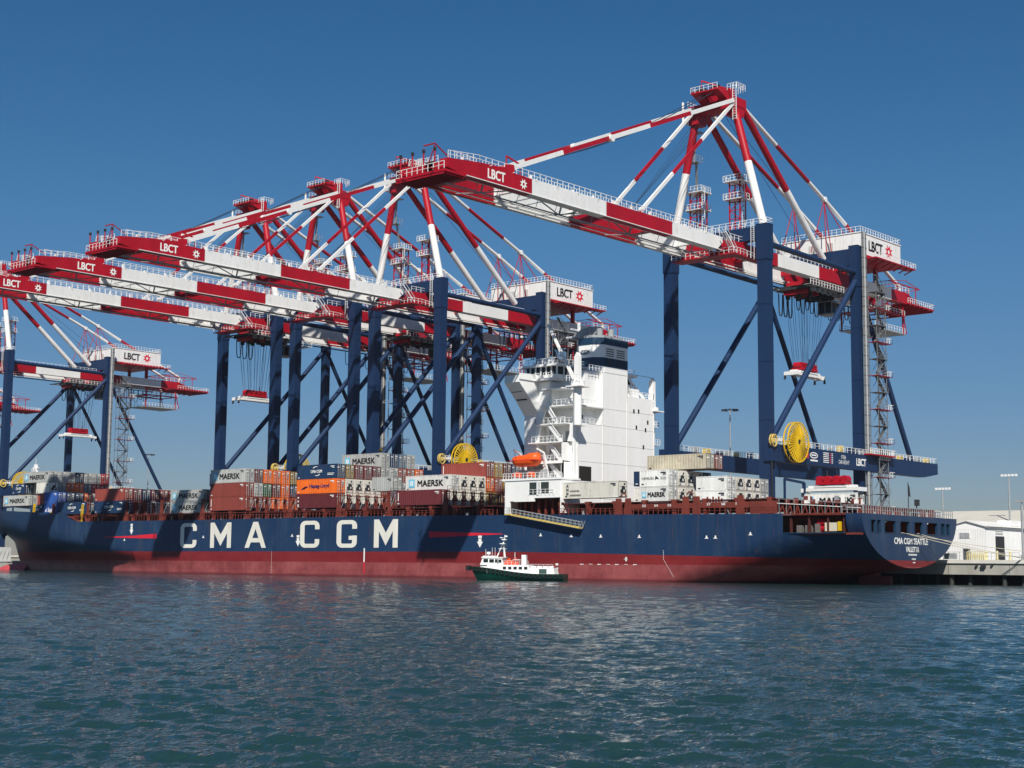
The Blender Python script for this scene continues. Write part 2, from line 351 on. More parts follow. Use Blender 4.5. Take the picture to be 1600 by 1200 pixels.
    for x in (6.9, 7.9): r_.bar((x,-9.6,64.7),(x,-6,61.3),.14,.25); r_.bar((x,-9.6,65.8),(x,-6,62.4),.09,.09); r_.bar((x,-7.8,63),(x,-7.8,64.2),.08,.08)
    r_.build('stair', RAILW, hp, CO)
    # A-frame
    A1, A0 = (3.7,0,92.2), (-4.9,0,92.2)
    for p, q_ in ((A1,(10.1,0,67.4)), (A0,(-10.6,0,67.4))):
        m = MB(); m.seg(p, q_, [(92.2-80.2)/24.8], [0,1], .78, 16); m.disc(((p[0]+q_[0])/2,)+(0,80) if False else q_, .95, 'z', 16, .3, 1)
        B(m, 'frame_leg', CM)
    for x, xb in ((4.3,4.5),(-4.1,-4.2)):
        m = MB(); m.seg((x,1.6,92.2),(xb,32.2,66.6), [.535], [0,1], .68, 14); B(m, 'rear_frame_leg', CM)
    for x in (3.4,-4.0):
        m = MB(); m.seg((x,2.6,93.0),(x-.4,35.6,80.2), [.41,.80], [1,0,1], .42, 10); m.disc((x-.4,35.6,80.2), .6, 'x', 12, 1.0, 1)
        m.seg((x-.4,35.6,80.2),(x-.4,69,66.2), [.27,.62], [1,0,1], .42, 10)
        m.tube((x-.4,69,66.2),(x-.4,69,64),.35,1,8)
        B(m, 'backstay', CM)
        m = MB()
        for x2, y2 in ((x-1.6,32),(x+.6,34.5),(x+.2,37.5),(x+1.6,41)): m.tube((x-.4,35.6,80),(x2,y2,68.4 if y2 < 38 else 72.7),.10,0,6)
        B(m, 'stay_hanger', RED)
    for x, xt in ((5.1,4.6),(-3.2,-4.7)):
        m = MB(); p, q_ = (xt,-1.5,92.6),(x,-66.2,65.5)
        m.seg(p, q_, [.23,.43,.615,.81], [1,0,1,0,1], .3, rect=(.42,.75)); m.disc((x,-40.8,76.0), .62, 'x', 12, .7, 1)
        B(m, 'forestay', CM)
        m = MB(); m.seg((xt-.2,-1.2,92.2),(x,-32.2,64.9), [.37,.68], [1,0,1], .3, rect=(.4,.62)); m.disc((x,-32.1,65.0), .5, 'x', 12, .6, 1)
        B(m, 'inner_forestay', CM)
    # ropes
    m = MB()
    for x, d in ((-1.2,0),(-.6,.25),(.9,0),(1.5,.3)):
        P_ = [Vector((x,-3.5,94.2+d)).lerp(Vector((x,-66,66)), t)-Vector((0,0,2.4*math.sin(math.pi*t))) for t in [i/14 for i in range(15)]]
        m.path(P_, .045, 0, 5)
    for k in range(4): m.path([(-3+k*1.4,-2.4,90.5),(-3+k*1.4,-27-k*1.4,65)], .035, 0, 5)
    m.path([(0,3,92),(1.5,37,72)], .045, 0, 5); m.path([(-.6,3,92),(-2.5,36,72)], .045, 0, 5)
    B(m, 'hoist_rope', ROPE)
    # apex
    m = MB(); m.box(-6.3, 4.9, -1.0, 2.6, 91.6, 93.4, 0); m.prism([(-4.2,94.6),(-1,93.4),(1.6,93.4),(1.6,96.0),(-4.2,95.1)], 'x', -3.4, -1.6, 0)
    m.prism([(-4.2,94.6),(-1,93.4),(1.6,93.4),(1.6,96.0),(-4.2,95.1)], 'x', 1.2, 2.8, 0); m.box(-3.4, 2.8, -4.4, -1.2, 94.5, 94.75, 0)
    m.prism([(-1.2,89.6),(1.8,89.6),(2.4,91.6),(-1,91.6)], 'x', -6.1, -4.0, 0); m.prism([(-1.2,89.8),(1.8,89.8),(2.4,91.6),(-1,91.6)], 'x', 2.7, 4.8, 0)
    for x in (-2.5,-1.4,.8,1.9): m.disc((x,-2.6,95.2), .8, 'x', 16, .25, 1)
    for x in (-.6,.4,2.2): m.box(x, x+.7, -.2, 1.6, 93.4, 95.6, 0)
    m.bar((-1.5,-3.5,95.4),(-1.5,-3.5,97.2),.12,.12); m.bar((-1.5,-3.5,97.2),(1.6,0,96),.14,.3)
    ap = B(m, 'apex_beam', [RED, DARK])
    r_ = MB(); r_.rail([(2.8,-4.4,94.75),(-3.4,-4.4,94.75),(-3.4,-1,94.75)], 1.1, 1.1, .05); r_.rail([(3,-1.2,95),(5.2,-1.2,95),(5.2,1.8,95),(3.2,2.4,95)], 1.2, .8, .05)
    for x in (4.3,5.1): r_.bar((x,-1.3,88.8),(x,-1.3,96),.1,.1)
    for k in range(14): r_.bar((4.3,-1.3,89+k*.5),(5.1,-1.3,89+k*.5),.06,.06)
    r_.rail([(-6.4,-1.4,90.4),(-7.6,-1.4,90.4),(-7.6,2,90.4)], 1.1, 1, .05); r_.box(-7.6,-6.2,-1.4,2,90.3,90.4); r_.rail([(-6.3,-1.2,93.4),(-6.3,2.6,93.4)],1.1,1,.05); r_.tube((-7.2,-1.6,90.4),(-7.2,-1.6,94.4),.25,0,8)
    r_.build('railing', RAILW, ap, CO)
    # frame stair towers
    for (x0, x1, y0, y1, z0, z1) in ((-9.6,-7.2,4.2,6.6,67.2,77.4),(-.2,2.2,4.2,6.2,67.2,78.2)):
        m = MB()
        for x in (x0, x1):
            for y in (y0, y1): m.bar((x,y,z0),(x,y,z1),.22,.22)
        k = 0; z = z0
        while z < z1-.5:
            z2 = min(z+1.7, z1)
            for a, b_ in (((x0,y0),(x1,y0)),((x1,y0),(x1,y1))):
                m.bar((*a,z),(*b_,z2),.12,.12) if k % 2 else m.bar((*b_,z),(*a,z2),.12,.12); m.bar((*a,z2),(*b_,z2),.14,.14)
            k += 1; z = z2
        st = B(m, 'stair_tower', RED)
        r_ = MB()
        for z in (z1, z1-3.6):
            r_.box(x0-.9, x1+.9, y0-.9, y1+.5, z-.14, z); r_.rail([(x0-.9,y1,z),(x0-.9,y0-.9,z),(x1+.9,y0-.9,z),(x1+.9,y1,z)], 1.1, .9, .05)
        for xx in (x1+.5, x1+1.1): r_.bar((xx,y0,z0),(xx,y0,z1+1),.09,.09)
        z = z0
        while z < z1: r_.bar((x1+.5,y0,z),(x1+1.1,y0,z),.06,.06); z += .5
        r_.build('landing', RAILW, st, CO)
    m = MB(); m.box(-7.9,-5.9,.9,2.7,82.7,82.85); m.rail([(-7.9,.9,82.85),(-5.6,.9,82.85),(-5.6,2.8,82.85)],1.1,.9,.05)
    B(m, 'frame_landing', GREY); m = MB(); m.box(-6.9,-5.0,1.2,2.6,88.6,88.75); B(m, 'frame_landing', GREY)
    for a, b_ in (((-6.4,1.8,82.8),(-8.2,4.6,77.6)),((-8.4,4.5,77.4),(-7.2,7.5,74)),((-5.4,3,67.5),(-3.8,9.5,64.6)),((-6.1,1.4,88.8),(-6.9,1.8,83))):
        m = MB(); m.bar(a, b_, .5, .12); m.bar(Vector(a)+Vector((0,0,1)), Vector(b_)+Vector((0,0,1)), .07, .07); B(m, 'frame_stair', GREY)
    # machinery house
    m = MB(); m.box(-9, 10, 38.2, 56, 68.2, 72.6, 0); m.box(-9.15, 10.15, 38.05, 56.15, 72.6, 72.8, 0)
    for k in range(9): m.box(10, 10.03, 39.6+k*1.85, 39.64+k*1.85, 68.3, 72.5, 1)
    for k in range(9): m.box(-8+k*2, -7.96+k*2, 38.17, 38.2, 68.3, 72.5, 1)
    for x in (-6,-2.2,2): m.box(x, x+1.6, 38.0, 38.2, 69.4, 71.2, 1)
    hs = B(m, 'machinery_house', [WHITE, LGREY])
    q = MB(); text(q, 'LBCT', (10.05,41.6,69.2), (0,1,0), (0,0,1), 6.2, 2.3, 0, .05); star(q, (10.05,50.6,70.4), 1.7, (0,1,0), (0,0,1), 1, 8)
    q.build('lettering', [BLACK, CREDL], hs, CO)
    r_ = MB(); r_.rail([(-9,38.2,72.8),(10,38.2,72.8),(10,56,72.8),(-9,56,72.8),(-9,38.2,72.8)], 1.15, 1.1, .05)
    for x in (5.8, 8.0): r_.bar((x,36.5,64.6),(x-1.8,37.8,68.3),.1,.3)
    r_.build('railing', RAILW, hs, CO)
    q = MB(); q.box(10, 12.3, 40.5, 58.6, 67.3, 67.55, 0); q.box(-9, 10, 37.4, 57.5, 67.75, 68.2, 0)
    for k in range(7): q.bar((10,42+k*2.6,66.4),(12.2,42+k*2.6,67.3),.2,.2,0)
    for x in (-5,5):
        for y in (40,54): q.box(x-.4, x+.4, y-.4, y+.4, 64.2, 67.8, 0)
    wk = q.build('walkway', [RED], hs, CO); r_ = MB(); r_.rail([(10.3,58.6,67.55),(12.3,58.6,67.55),(12.3,40.5,67.55)], 1.1, 1.2, .05); r_.build('railing', RAILW, hs, CO)
    # backreach end
    m = MB(); m.box(-4.8, 6.6, 66, 79, 61.6, 61.85, 0); m.bar((5.9,68,62),(5.9,79,61.9),.4,.5); m.bar((-4.0,68,62),(-4.0,79,61.9),.4,.5); m.bar((5.9,67,63.9),(5.9,73,62),.3,.3)
    for k in range(6): m.bar((-4.6,67+k*2.3,61.4),(6.4,67+k*2.3,61.4),.25,.4)
    for k in range(5): m.box(-4+k*1.9,-3+k*1.9,69+k % 3*1.4,70.6+k % 3*1.4,61.9,63.1+.3*(k % 2))
    for x in (-3.6,5.0):
        for y in (63.5,69.5,73): m.bar((x,y,62),(x,y,66.2),.16,.16)
        m.bar((x,60,66.2),(x,75,66.2),.2,.2); m.bar((x,60,66.2),(x,68,67.4),.12,.12); m.bar((x,68,67.4),(x,75,66.2),.12,.12)
    for y in (60,64,68,71,75): m.bar((-3.6,y,66.2),(5,y,66.2),.12,.12)
    bk = B(m, 'backreach_platform', RED)
    r_ = MB(); r_.rail([(6.6,66,61.85),(6.6,79,61.85),(-4.8,79,61.85)], 1.15, 1.1, .05); r_.rail([(-4.8,66,61.85),(-4.8,79,61.85)], 1.15, 1.1, .05)
    r_.build('railing', RAILW, bk, CO)
    m = MB()
    for x in (-3.5,5.2):
        for y in (54,66): m.bar((x,y,61.7),(x,y,54.6),.3,.3,0)
        m.bar((x,53,58.9),(x,67,58.9),.3,.35,0); m.bar((x,53,54.9),(x,67,54.9),.25,.3,1); m.bar((x,66,60.5),(x,67.6,55),.2,.2,0)
        m.rail([(x,53,55.1),(x,67,55.1)],1.1,1.3,.05,2); m.rail([(x,53,59.1),(x,67,59.1)],1.1,1.3,.05,2)
    m.box(-3.5,5.2,53,67,54.7,54.85,1); m.box(-3.5,5.2,53,56,58.7,58.85,0)
    for y in (54,60,66): m.bar((-3.5,y,58.9),(5.2,y,58.9),.25,.25,0)
    for k in range(6): m.bar((5.2,54+k*2,58.9),(5.2,55+k*2,61.6),.12,.12,0)
    B(m, 'maintenance_cage', [RED, GREY, RAILW])
    # festoon loops
    m = MB()
    for k in range(13):
        y0 = 37+k*1.9; dpt = 3.6+.6*math.sin(k*2.1); P_ = [(6.9 if False else -4.9,y0+1.7*t, 61.2-dpt*(1-(2*t-1)**4)**.5) for t in [i/10 for i in range(11)]]
        m.path(P_, .1, 0, 5)
    m.bar((-4.9,10,61.3),(-4.9,64,61.3),.15,.3)
    B(m, 'festoon_cable', [DARK])
    # elevator mast and access stair on landside right leg
    m = MB(); m.box(11.7, 12.2, 35.3, 36.5, 6.5, 72, 0); m.box(12.2, 12.3, 35.4, 35.75, 6.5, 72, 1)
    for k in range(32): m.box(11.68, 12.26, 35.28, 36.54, 7+k*2.05, 7.1+k*2.05, 2)
    B(m, 'elevator_mast', [mat('mast_steel', (0.17,0.18,0.19), .6, .2), LGREY, DARK])
    m = MB(); zt = 62
    for x in (11.4,13.2):
        for y in (38.4,42.2): m.bar((x,y,5),(x,y,zt),.14,.14,1)
    k = 0; z = 7.2
    while z < zt-1:
        m.box(11.3, 13.5, 38.2, 44.4 if k % 2 == 0 else 42.4, z-.07, z, 2 if k % 2 == 0 else 1)
        a, b_ = ((12.7,38.6,z),(12.7,42.2,z+3.5)) if k % 2 == 0 else ((12.7,42.2,z),(12.7,38.6,z+3.5))
        m.bar(a, b_, .7, .14, 1); m.bar(Vector(a)+Vector((.4,0,1)), Vector(b_)+Vector((.4,0,1)), .07, .07, 1)
        m.bar((13.2,38.4,z),(13.2,42.2,z+1.75),.07,.07,1); m.bar((13.2,42.2,z+1.75),(13.2,38.4,z+3.5),.07,.07,1); m.bar((13.2,38.4,z+1.75),(13.2,42.2,z+1.75),.07,.07,1)
        if k % 2 == 0: m.rail([(11.3,44.4,z),(13.5,44.4,z),(13.5,42.2,z)],1.1,.9,.05,0)
        m.rail([(13.5,42.4,z),(13.5,38.2,z)],1.1,.9,.04,1); m.bar((11.4,38.4,z),(11.4,42.2,z+3.5),.07,.07,1)
        z += 3.5; k += 1
    m.rail([(13.6,34,25.7),(13.6,44.8,25.7),(11.3,44.8,25.7)],1.1,.9,.07,0); m.box(11.3,13.6,34,44.8,25.45,25.7,2)
    B(m, 'access_stair', [RAILW, mat('stair_steel', (0.15,0.16,0.17), .6, .2), RED])
    # cable reel
    m = MB(); cx, cy, cz = 13.1, 5.1, 26.0; Rr = 3.75
    n = 36
    for i in range(n):
        t0, t1 = 2*math.pi*i/n, 2*math.pi*(i+1)/n
        for sx in (0, .9): m.bar((cx+sx,cy+Rr*math.cos(t0),cz+Rr*math.sin(t0)),(cx+sx,cy+Rr*math.cos(t1),cz+Rr*math.sin(t1)),.20,.20,0)
        m.bar((cx+1.15,cy+.5*math.cos(t0),cz+.5*math.sin(t0)),(cx+.9,cy+Rr*math.cos(t0),cz+Rr*math.sin(t0)),.13,.2,0)
        if i % 3 == 0: m.bar((cx,cy+.5*math.cos(t0),cz+.5*math.sin(t0)),(cx,cy+Rr*math.cos(t0),cz+Rr*math.sin(t0)),.1,.12,2)
    m.disc((cx+.45,cy,cz), 1.9, 'x', 32, .5, 0); m.disc((cx+.5,cy,cz), .42, 'x', 16, 1.3, 1); m.box(11.4, cx, cy-.4, cy+.4, cz-.5, cz+.4, 2)
    B(m, 'cable_reel', [YELLOW, DARK, YELL2])
    m = MB()
    for i in range(12):
        t0, t1 = 2*math.pi*i/12, 2*math.pi*(i+1)/12
        for sx in (0,.5): m.bar((12.2+sx,-1.2+.9*math.cos(t0),26+1.1*math.sin(t0)),(12.2+sx,-1.2+.9*math.cos(t1),26+1.1*math.sin(t1)),.2,.2,0)
    m.disc((12.45,-1.2,26), .5, 'x', 12, .4, 0); m.bar((12.4,-.6,26.2),(12.4,2,26.2),.3,.5,1); m.rail([(12.4,-.5,25.8),(12.4,2.4,25.8)],1,.7,.06,1); m.bar((12.1,-1.2,25),(12.1,-1.2,10),.18,.18,2)
    B(m, 'guide_drum', [YELL2, RAILW, DARK])
    # portal service crane jib near sill
    m = MB(); m.bar((12.5,2.5,13.6),(12.5,2.5,19),.35,.35); m.bar((12.5,2.5,19),(12.5,9.5,18.6),.35,.45); m.bar((12.5,9.5,18.6),(12.5,9.5,16.2),.5,.5); B(m, 'service_davit', BLUE)
    return c

def make_trolley(c):
    """trolley at y=0 of its own empty, a part of the crane; cab is its sub-part"""
    m = MB(); m.box(-2.6, 4.3, -6, 6, 59.8, 60.5, 0); m.box(-2.2, 3.8, -5, -2.2, 60.5, 61.6, 1); m.box(-2.2, 3.8, 2.5, 5, 60.5, 61.6, 1)
    for y in (-5.4,-3.4,-1.2,.9,3.2,5.2): m.box(-2.0,3.6,y,y+.5,58.9,59.8,1 if y < 0 else 0); m.box(4.3,5.2,y,y+.9,59.2,60.3,3)
    for x in (-1.8, 3.9):
        for y in (-5,5): m.disc((x,y,61.4), .5, 'x', 14, .4, 2)
    for k in range(7): m.box(-2.4+k*.9,-1.9+k*.9,-4+k % 3*2.6,-3+k % 3*2.6,58.3,59.8,2)
    m.box(4.3, 6.2, -8.5, 8.5, 60.0, 60.1, 3); m.box(-4.2, -2.6, -8.5, 8.5, 60.0, 60.1, 3)
    for y in (-8,-4.5,4.5,8): m.bar((-4.2,y,60),(6.2,y,60),.25,.3,0)
    t_ = m.build('trolley', [DARK, RED, DARK, GREY], c, CO)
    r_ = MB(); r_.rail([(6.2,-8.5,60.1),(6.2,8.5,60.1),(-4.2,8.5,60.1)], 1.1, 1.1, .06); r_.rail([(5.9,8,59.0),(5.9,13,59.0)],1.1,1.1,.06); r_.box(-2,5.9,8,13,58.8,58.95)
    r_.build('railing', RAILW, t_, CO)
    q = MB(); q.box(-.6, 2.6, 6.3, 9.6, 56.1, 56.4, 0); q.box(-.6, 2.6, 6.3, 9.6, 58.7, 59.2, 0); q.box(-.5, 2.5, 6.4, 9.5, 56.4, 58.7, 1)
    for x, y in ((-.55,6.35),(2.55,6.35),(2.55,9.55),(-.55,9.55),(1,6.33),(2.57,8)): q.bar((x,y,56.2),(x,y,59),.14,.14,0)
    q.bar((1,8,59.2),(1,8,60),.8,.8,0)
    q.build('operator_cab', [GREY, GLASS], t_, CO)
    q = MB()
    for k in range(3):
        y0 = -3.8+k*1.9; q.path([(-4.2,y0+1.6*t,59.8-4.6*(1-(2*t-1)**4)**.5) for t in [i/10 for i in range(11)]], .13, 0, 5)
    q.build('festoon_loop', DARK, t_, CO)
    return t_
def make_spreader():
    s = thing('spreader', (0,0,0), '', 'spreader', 'spreaders hanging from crane trolleys')
    m = MB(); m.box(-1.1,1.1,-5.2,5.2,.1,.75,0); m.box(-1.2,1.2,-3.4,3.4,.75,1.0,0)
    for y in (-6.0,6.0): m.box(-1.25,1.25,y-.28,y+.28,-.1,.65,1); m.bar((0,y,.4),(0,0,.4),.5,.45,1)
    for y in (-6.0,6.0):
        for x in (-1.15,1.15): m.box(x-.14,x+.14,y-.2,y+.2,-.9,-.1,2); m.bar((x,y,-.1),(x*1.25,y,-.9),.12,.12,2)
    for y in (-4.2,-2.6,2.4,4.4): m.box(-.8,.8,y-.5,y+.5,.75,1.15,1)
    m.build('spreader_frame', [WHITE, RAILW, DARK], s)
    m = MB(); m.box(-1.3,1.3,-3.1,3.1,1.25,1.75,0); 
    for y in (-2.6,-1,1,2.6): m.disc((0,y,2.2), .75, 'x', 16, 1.6, 0); m.box(-1,1,y-.5,y+.5,1.75,2.6,0)
    m.tube((.2,1.4,2.4),(.2,1.4,4),.12,1,6); m.rail([(1.2,-2.9,1.75),(1.2,2.9,1.75)],1.0,.9,.05,0)
    m.build('head_block', [RED, DARK], s)
    return s
def ropes(s, L, spread=1.0):
    m = MB()
    for x in (-1.0,1.1):
        for y in (-2.8,-2.2,-1.2,-.5,.6,1.3,2.1,2.9): m.tube((x,y,2.2),(x*2,y*1.5,L),.04,0,4,caps=False)
    return m.build('hoist_rope', ROPE, s)

crane = make_crane()
offs = dict(A=0.0, B=-85.66, C=-114.28, D=-143.43, E=-272.19, F=-381.0)
clabel = dict(A='gantry crane nearest the stern, standing clear with its whole red peak in view',
 B='gantry crane beside the white ship tower, its boom the highest of the left row',
 C='middle gantry crane of the close row of three left of the ship tower',
 D='gantry crane with the lowest boom of the close row, tip cut by the frame',
 E='distant gantry crane behind the bow containers, its white machinery house over the stacks',
 F='farthest gantry crane, only its red rear tip showing beyond the distant crane leg')
cr = {}
for k, off in offs.items():
    cr[k] = crane if k == 'A' else clone(crane)
    cr[k].location = (XA+off, YC, QZ); cr[k]['label'] = clabel[k]
tro = make_trolley(crane); tro.location = (0, 32.5, 0)
for k, ty in (('B',52.0),('C',30.0),('D',2.5),('E',31.5),('F',40.0)):
    t2 = clone(tro, cr[k]); t2.location = (0, ty, 0)
sp0 = make_spreader()
for i, (k, y, z, lab) in enumerate((('A',31.8,42.0,'white container spreader with red head block hanging on ropes under the nearest crane'),
     ('D',1.8,43.6,'white spreader with red head block hanging beside the leftmost legs of the close row'),
     ('E',31.8,43.0,'small distant spreader with red head block hanging before the leg of the far left crane'))):
    s = sp0 if i == 0 else clone(sp0)
    s.location = (XA+offs[k], YC+y, z); s['label'] = lab; ropes(s, 60-z)
s = clone(sp0); s.location = (XA+offs['B']+0, YC+52, 22); s['label'] = 'spreader lowered on long ropes behind the container stacks beside the ship tower'
for ch in list(s.children):
    if ch.name.startswith('hoist_rope'): bpy.data.objects.remove(ch)
ropes(s, 38)
#@@SHIP
# ---------------------------------------------------------------- ship
CY, HB = 218.36, 16.1
DKX = [-400,-384,-356,-340,-324,-322.5,-320.5,-298,-271,-247,-219,-195,-171,-150,-123.6,-109]
DKZ = [17.0,16.5,15.5,14.8,14.0,12.9,12.1,12.0,11.85,11.9,11.9,11.7,11.5,11.2,10.9,10.8]
def dz(x): return float(np.interp(x, DKX, DKZ))
def smooth(t): t = max(0, min(1, t)); return t*t*(3-2*t)
def stem(z): return float(np.interp(z, [-8,0,2.5,8.8,12,16.5], [-371,-371.9,-372.4,-376.2,-379.2,-384.5]))
def half(x, z):
    if x > -165:
        zb = float(np.interp(x, [-165,-157,-150,-140,-125,-115,-109], [-8.0,-7.7,-6.8,-4.1,-.4,1.9,2.65])); r = float(np.interp(x, [-165,-157,-150,-140,-125,-115,-109], [3,4.2,5.5,7,8,8.1,8.1]))
    else: zb, r = -8.0, 3.0
    t = min(1, max(0, (z-zb)/r)); h = HB*math.sqrt(max(0, 1-(1-t)**2))
    if x < -280:
        xf = -281-50*smooth((z-1.0)/11); L = xf-stem(z); t = max(0, min(1, (x-stem(z))/L)); n = 1.3+2.3*smooth((z-2)/11)
        h *= 1-(1-t)**n
    return h, zb
hullm = bpy.data.materials.new('hull_paint'); hullm.use_nodes = True; t = hullm.node_tree; pb = t.nodes['Principled BSDF']
pb.inputs['Roughness'].default_value = 0.42; pb.inputs['Specular IOR Level'].default_value = 0.25
tc = nd(t, 'ShaderNodeTexCoord'); sx = nd(t, 'ShaderNodeSeparateXYZ'); t.links.new(tc.outputs['Object'], sx.inputs[0])
def noise(scale, sc, det=5, loc=(0,0,0)):
    mp = nd(t, 'ShaderNodeMapping'); mp.inputs['Scale'].default_value = sc; mp.inputs['Location'].default_value = loc
    n = nd(t, 'ShaderNodeTexNoise'); n.inputs['Scale'].default_value = scale; n.inputs['Detail'].default_value = det; n.inputs['Roughness'].default_value = .65
    t.links.new(tc.outputs['Object'], mp.inputs[0]); t.links.new(mp.outputs[0], n.inputs['Vector']); return n.outputs['Fac']
def mrange(src, a, b_, c_, d): 
    n = nd(t, 'ShaderNodeMapRange'); 
    for k, v in zip(('From Min','From Max','To Min','To Max'), (a,b_,c_,d)): n.inputs[k].default_value = v
    t.links.new(src, n.inputs['Value']); return n.outputs[0]
def mixc(f, a, b_):
    n = nd(t, 'ShaderNodeMix', data_type='RGBA')
    if isinstance(f, float): n.inputs[0].default_value = f
    else: t.links.new(f, n.inputs[0])
    for s_, v in ((6,a),(7,b_)):
        if isinstance(v, tuple): n.inputs[s_].default_value = (*v,1)
        else: t.links.new(v, n.inputs[s_])
    return n.outputs[2]
def mth(op, a, b_):
    n = nd(t, 'ShaderNodeMath', operation=op)
    for i, v in enumerate((a,b_)):
        if isinstance(v, (int,float)): n.inputs[i].default_value = v
        else: t.links.new(v, n.inputs[i])
    return n.outputs[0]
zl = mrange(sx.outputs['X'], 62, 131, 4.95, 3.85)   # boot-top line, object x = world x + 240
isblue = mth('GREATER_THAN', mth('SUBTRACT', sx.outputs['Z'], zl), 0)
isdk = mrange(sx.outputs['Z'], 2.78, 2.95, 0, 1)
bl = mixc(mrange(noise(.05,(1,1,2)), .35,.65,0,1), (0.0105,0.032,0.083), (0.0135,0.040,0.098))
bl = mixc(mrange(noise(.9,(1,1,.07),6,(3,0,0)), .50,.70,0,.8), bl, (0.030,0.050,0.088))
bl = mixc(mrange(noise(.12,(1,1,.6),7,(9,0,0)), .56,.70,0,.6), bl, (0.035,0.07,0.125))
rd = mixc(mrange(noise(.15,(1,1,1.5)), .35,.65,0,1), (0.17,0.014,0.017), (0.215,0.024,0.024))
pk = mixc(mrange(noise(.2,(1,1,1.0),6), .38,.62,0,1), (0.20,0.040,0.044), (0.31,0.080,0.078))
pk = mixc(mrange(noise(1.2,(1,1,.1),6), .55,.75,0,.5), pk, (0.15,0.03,0.034))
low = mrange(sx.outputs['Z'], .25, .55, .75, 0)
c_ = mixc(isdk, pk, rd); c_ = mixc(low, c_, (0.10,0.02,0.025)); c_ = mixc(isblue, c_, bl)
c_ = mixc(mrange(noise(1.4,(.6,.6,3),7,(1,5,2)), .70,.76,0,.6), c_, (0.22,0.16,0.13))
c_ = mixc(mrange(noise(2.2,(1,1,.05),6,(11,0,0)), .62,.72,0,.6), c_, (0.13,0.05,0.03))
wz = mth('LESS_THAN', mth('ABSOLUTE', mth('SUBTRACT', mth('FRACT', mth('DIVIDE', sx.outputs['Z'], 2.55), 0), .5), 0), .008)
c_ = mixc(mth('MULTIPLY', wz, .3), c_, (0.01,0.012,0.02))
# plate seams
wx = mth('LESS_THAN', mth('ABSOLUTE', mth('SUBTRACT', mth('FRACT', mth('DIVIDE', sx.outputs['X'], 9.6), 0), .5), 0), .004)
c_ = mixc(mth('MULTIPLY', wx, .35), c_, (0.01,0.012,0.02))
t.links.new(c_, pb.inputs['Base Color'])
bmp = nd(t, 'ShaderNodeBump'); bmp.inputs['Strength'].default_value = .35; bmp.inputs['Distance'].default_value = .16
t.links.new(noise(.45,(1,1,1),2), bmp.inputs['Height']); t.links.new(bmp.outputs[0], pb.inputs['Normal'])

SO = (-240.0, CY, 0.0)
ship = thing('container_ship', SO, 'blue container ship with red boot topping moored under the cranes, white superstructure towards the stern', 'ship')
def SB(mb, name, mats, parent=None, label=None): return mb.build(name, mats, parent or ship, SO, label)
ZC = 7.9
m = MB()
xs = list(np.linspace(-296,-165,16)[1:])+list(np.linspace(-165,-123.5,22)[1:])+[-122.6,-120,-117,-114.3,-111.7,-110.6,-109.9,-109]
NV = 30
def zrow(x, k):
    h, zb = half(x, 0)
    if k <= NV: return zb+(ZC-zb)*(k/NV)**1.7
    return ZC+(dz(x)-ZC)*(k-NV)/4
for sgn in (-1, 1):
    rows = []
    for u in list(np.linspace(0,1,40)**1.25):      # bow, stations run from the stem
        r_ = []
        for k in range(NV+5):
            z = -8+(ZC+8)*(k/NV) if k <= NV else ZC+(dz(stem(12)+(u)*(-296-stem(12)))-ZC)*(k-NV)/4
            x = stem(z)+u*(-296-stem(z)); h, _ = half(x, max(z,-7.9)); r_.append((x, CY+sgn*h, z))
        rows.append(r_)
    rows2 = [[(-296.0, CY+sgn*half(-296, max(p[2],-7.9))[0], p[2]) for p in rows[-1]]]
    for x in xs: rows2.append([(x, CY+sgn*half(x, zrow(x,k))[0], zrow(x,k)) for k in range(NV+5)])
    # resample first mid row to zrow heights
    rows2[0] = [(-296.0, CY+sgn*half(-296.1, max(zrow(-296,k),-7.9))[0], zrow(-296,k)) for k in range(NV+5)]
    m.grid(rows, 0, True, flip=(sgn > 0))
    i0 = 1+len(xs)-8   # index of -122.6
    m.grid(rows2, 0, True, skip=(lambda i, j: i0 <= i < i0+4 and j >= NV), flip=(sgn > 0))
# transom with mooring openings
holes = [(205.0,206.5),(206.9,208.1),(209.3,213.0),(214.4,217.5),(219.2,222.1),(223.5,227.3),(228.6,229.9),(230.5,231.8)]
ys = sorted(set([CY-HB*math.cos(a) for a in np.linspace(0, math.pi, 41)] + [y for h in holes for y in h]))
def zbot(y):
    u = min(1, abs(y-CY)/HB); return 2.65+8.1*(1-math.sqrt(max(0, 1-u*u)))
for a, b_ in zip(ys[:-1], ys[1:]):
    mid = (a+b_)/2; hole = any(h0-1e-6 <= mid <= h1+1e-6 for h0, h1 in holes)
    za, zb_ = zbot(a), zbot(b_)
    if hole:
        m.add([(-109,a,za),(-109,b_,zb_),(-109,b_,8.05),(-109,a,8.05)], [(0,1,2,3)]); m.add([(-109,a,9.9),(-109,b_,9.9),(-109,b_,10.8),(-109,a,10.8)], [(0,1,2,3)])
    else: m.add([(-109,a,za),(-109,b_,zb_),(-109,b_,max(zb_,10.8)),(-109,a,max(za,10.8))], [(0,1,2,3)])
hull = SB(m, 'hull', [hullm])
# frames round the openings
m = MB()
for h0, h1 in holes:
    for y in (h0, h1): m.box(-109.35, -108.93, y-.06, y+.06, 8.0, 9.95)
    m.box(-109.35, -108.93, h0, h1, 7.95, 8.07); m.box(-109.35, -108.93, h0, h1, 9.88, 9.98)
m.box(-122.6,-111.7,CY-HB-.05,CY-HB+.3,7.82,7.95)
SB(m, 'opening_frame', NAVY, hull)
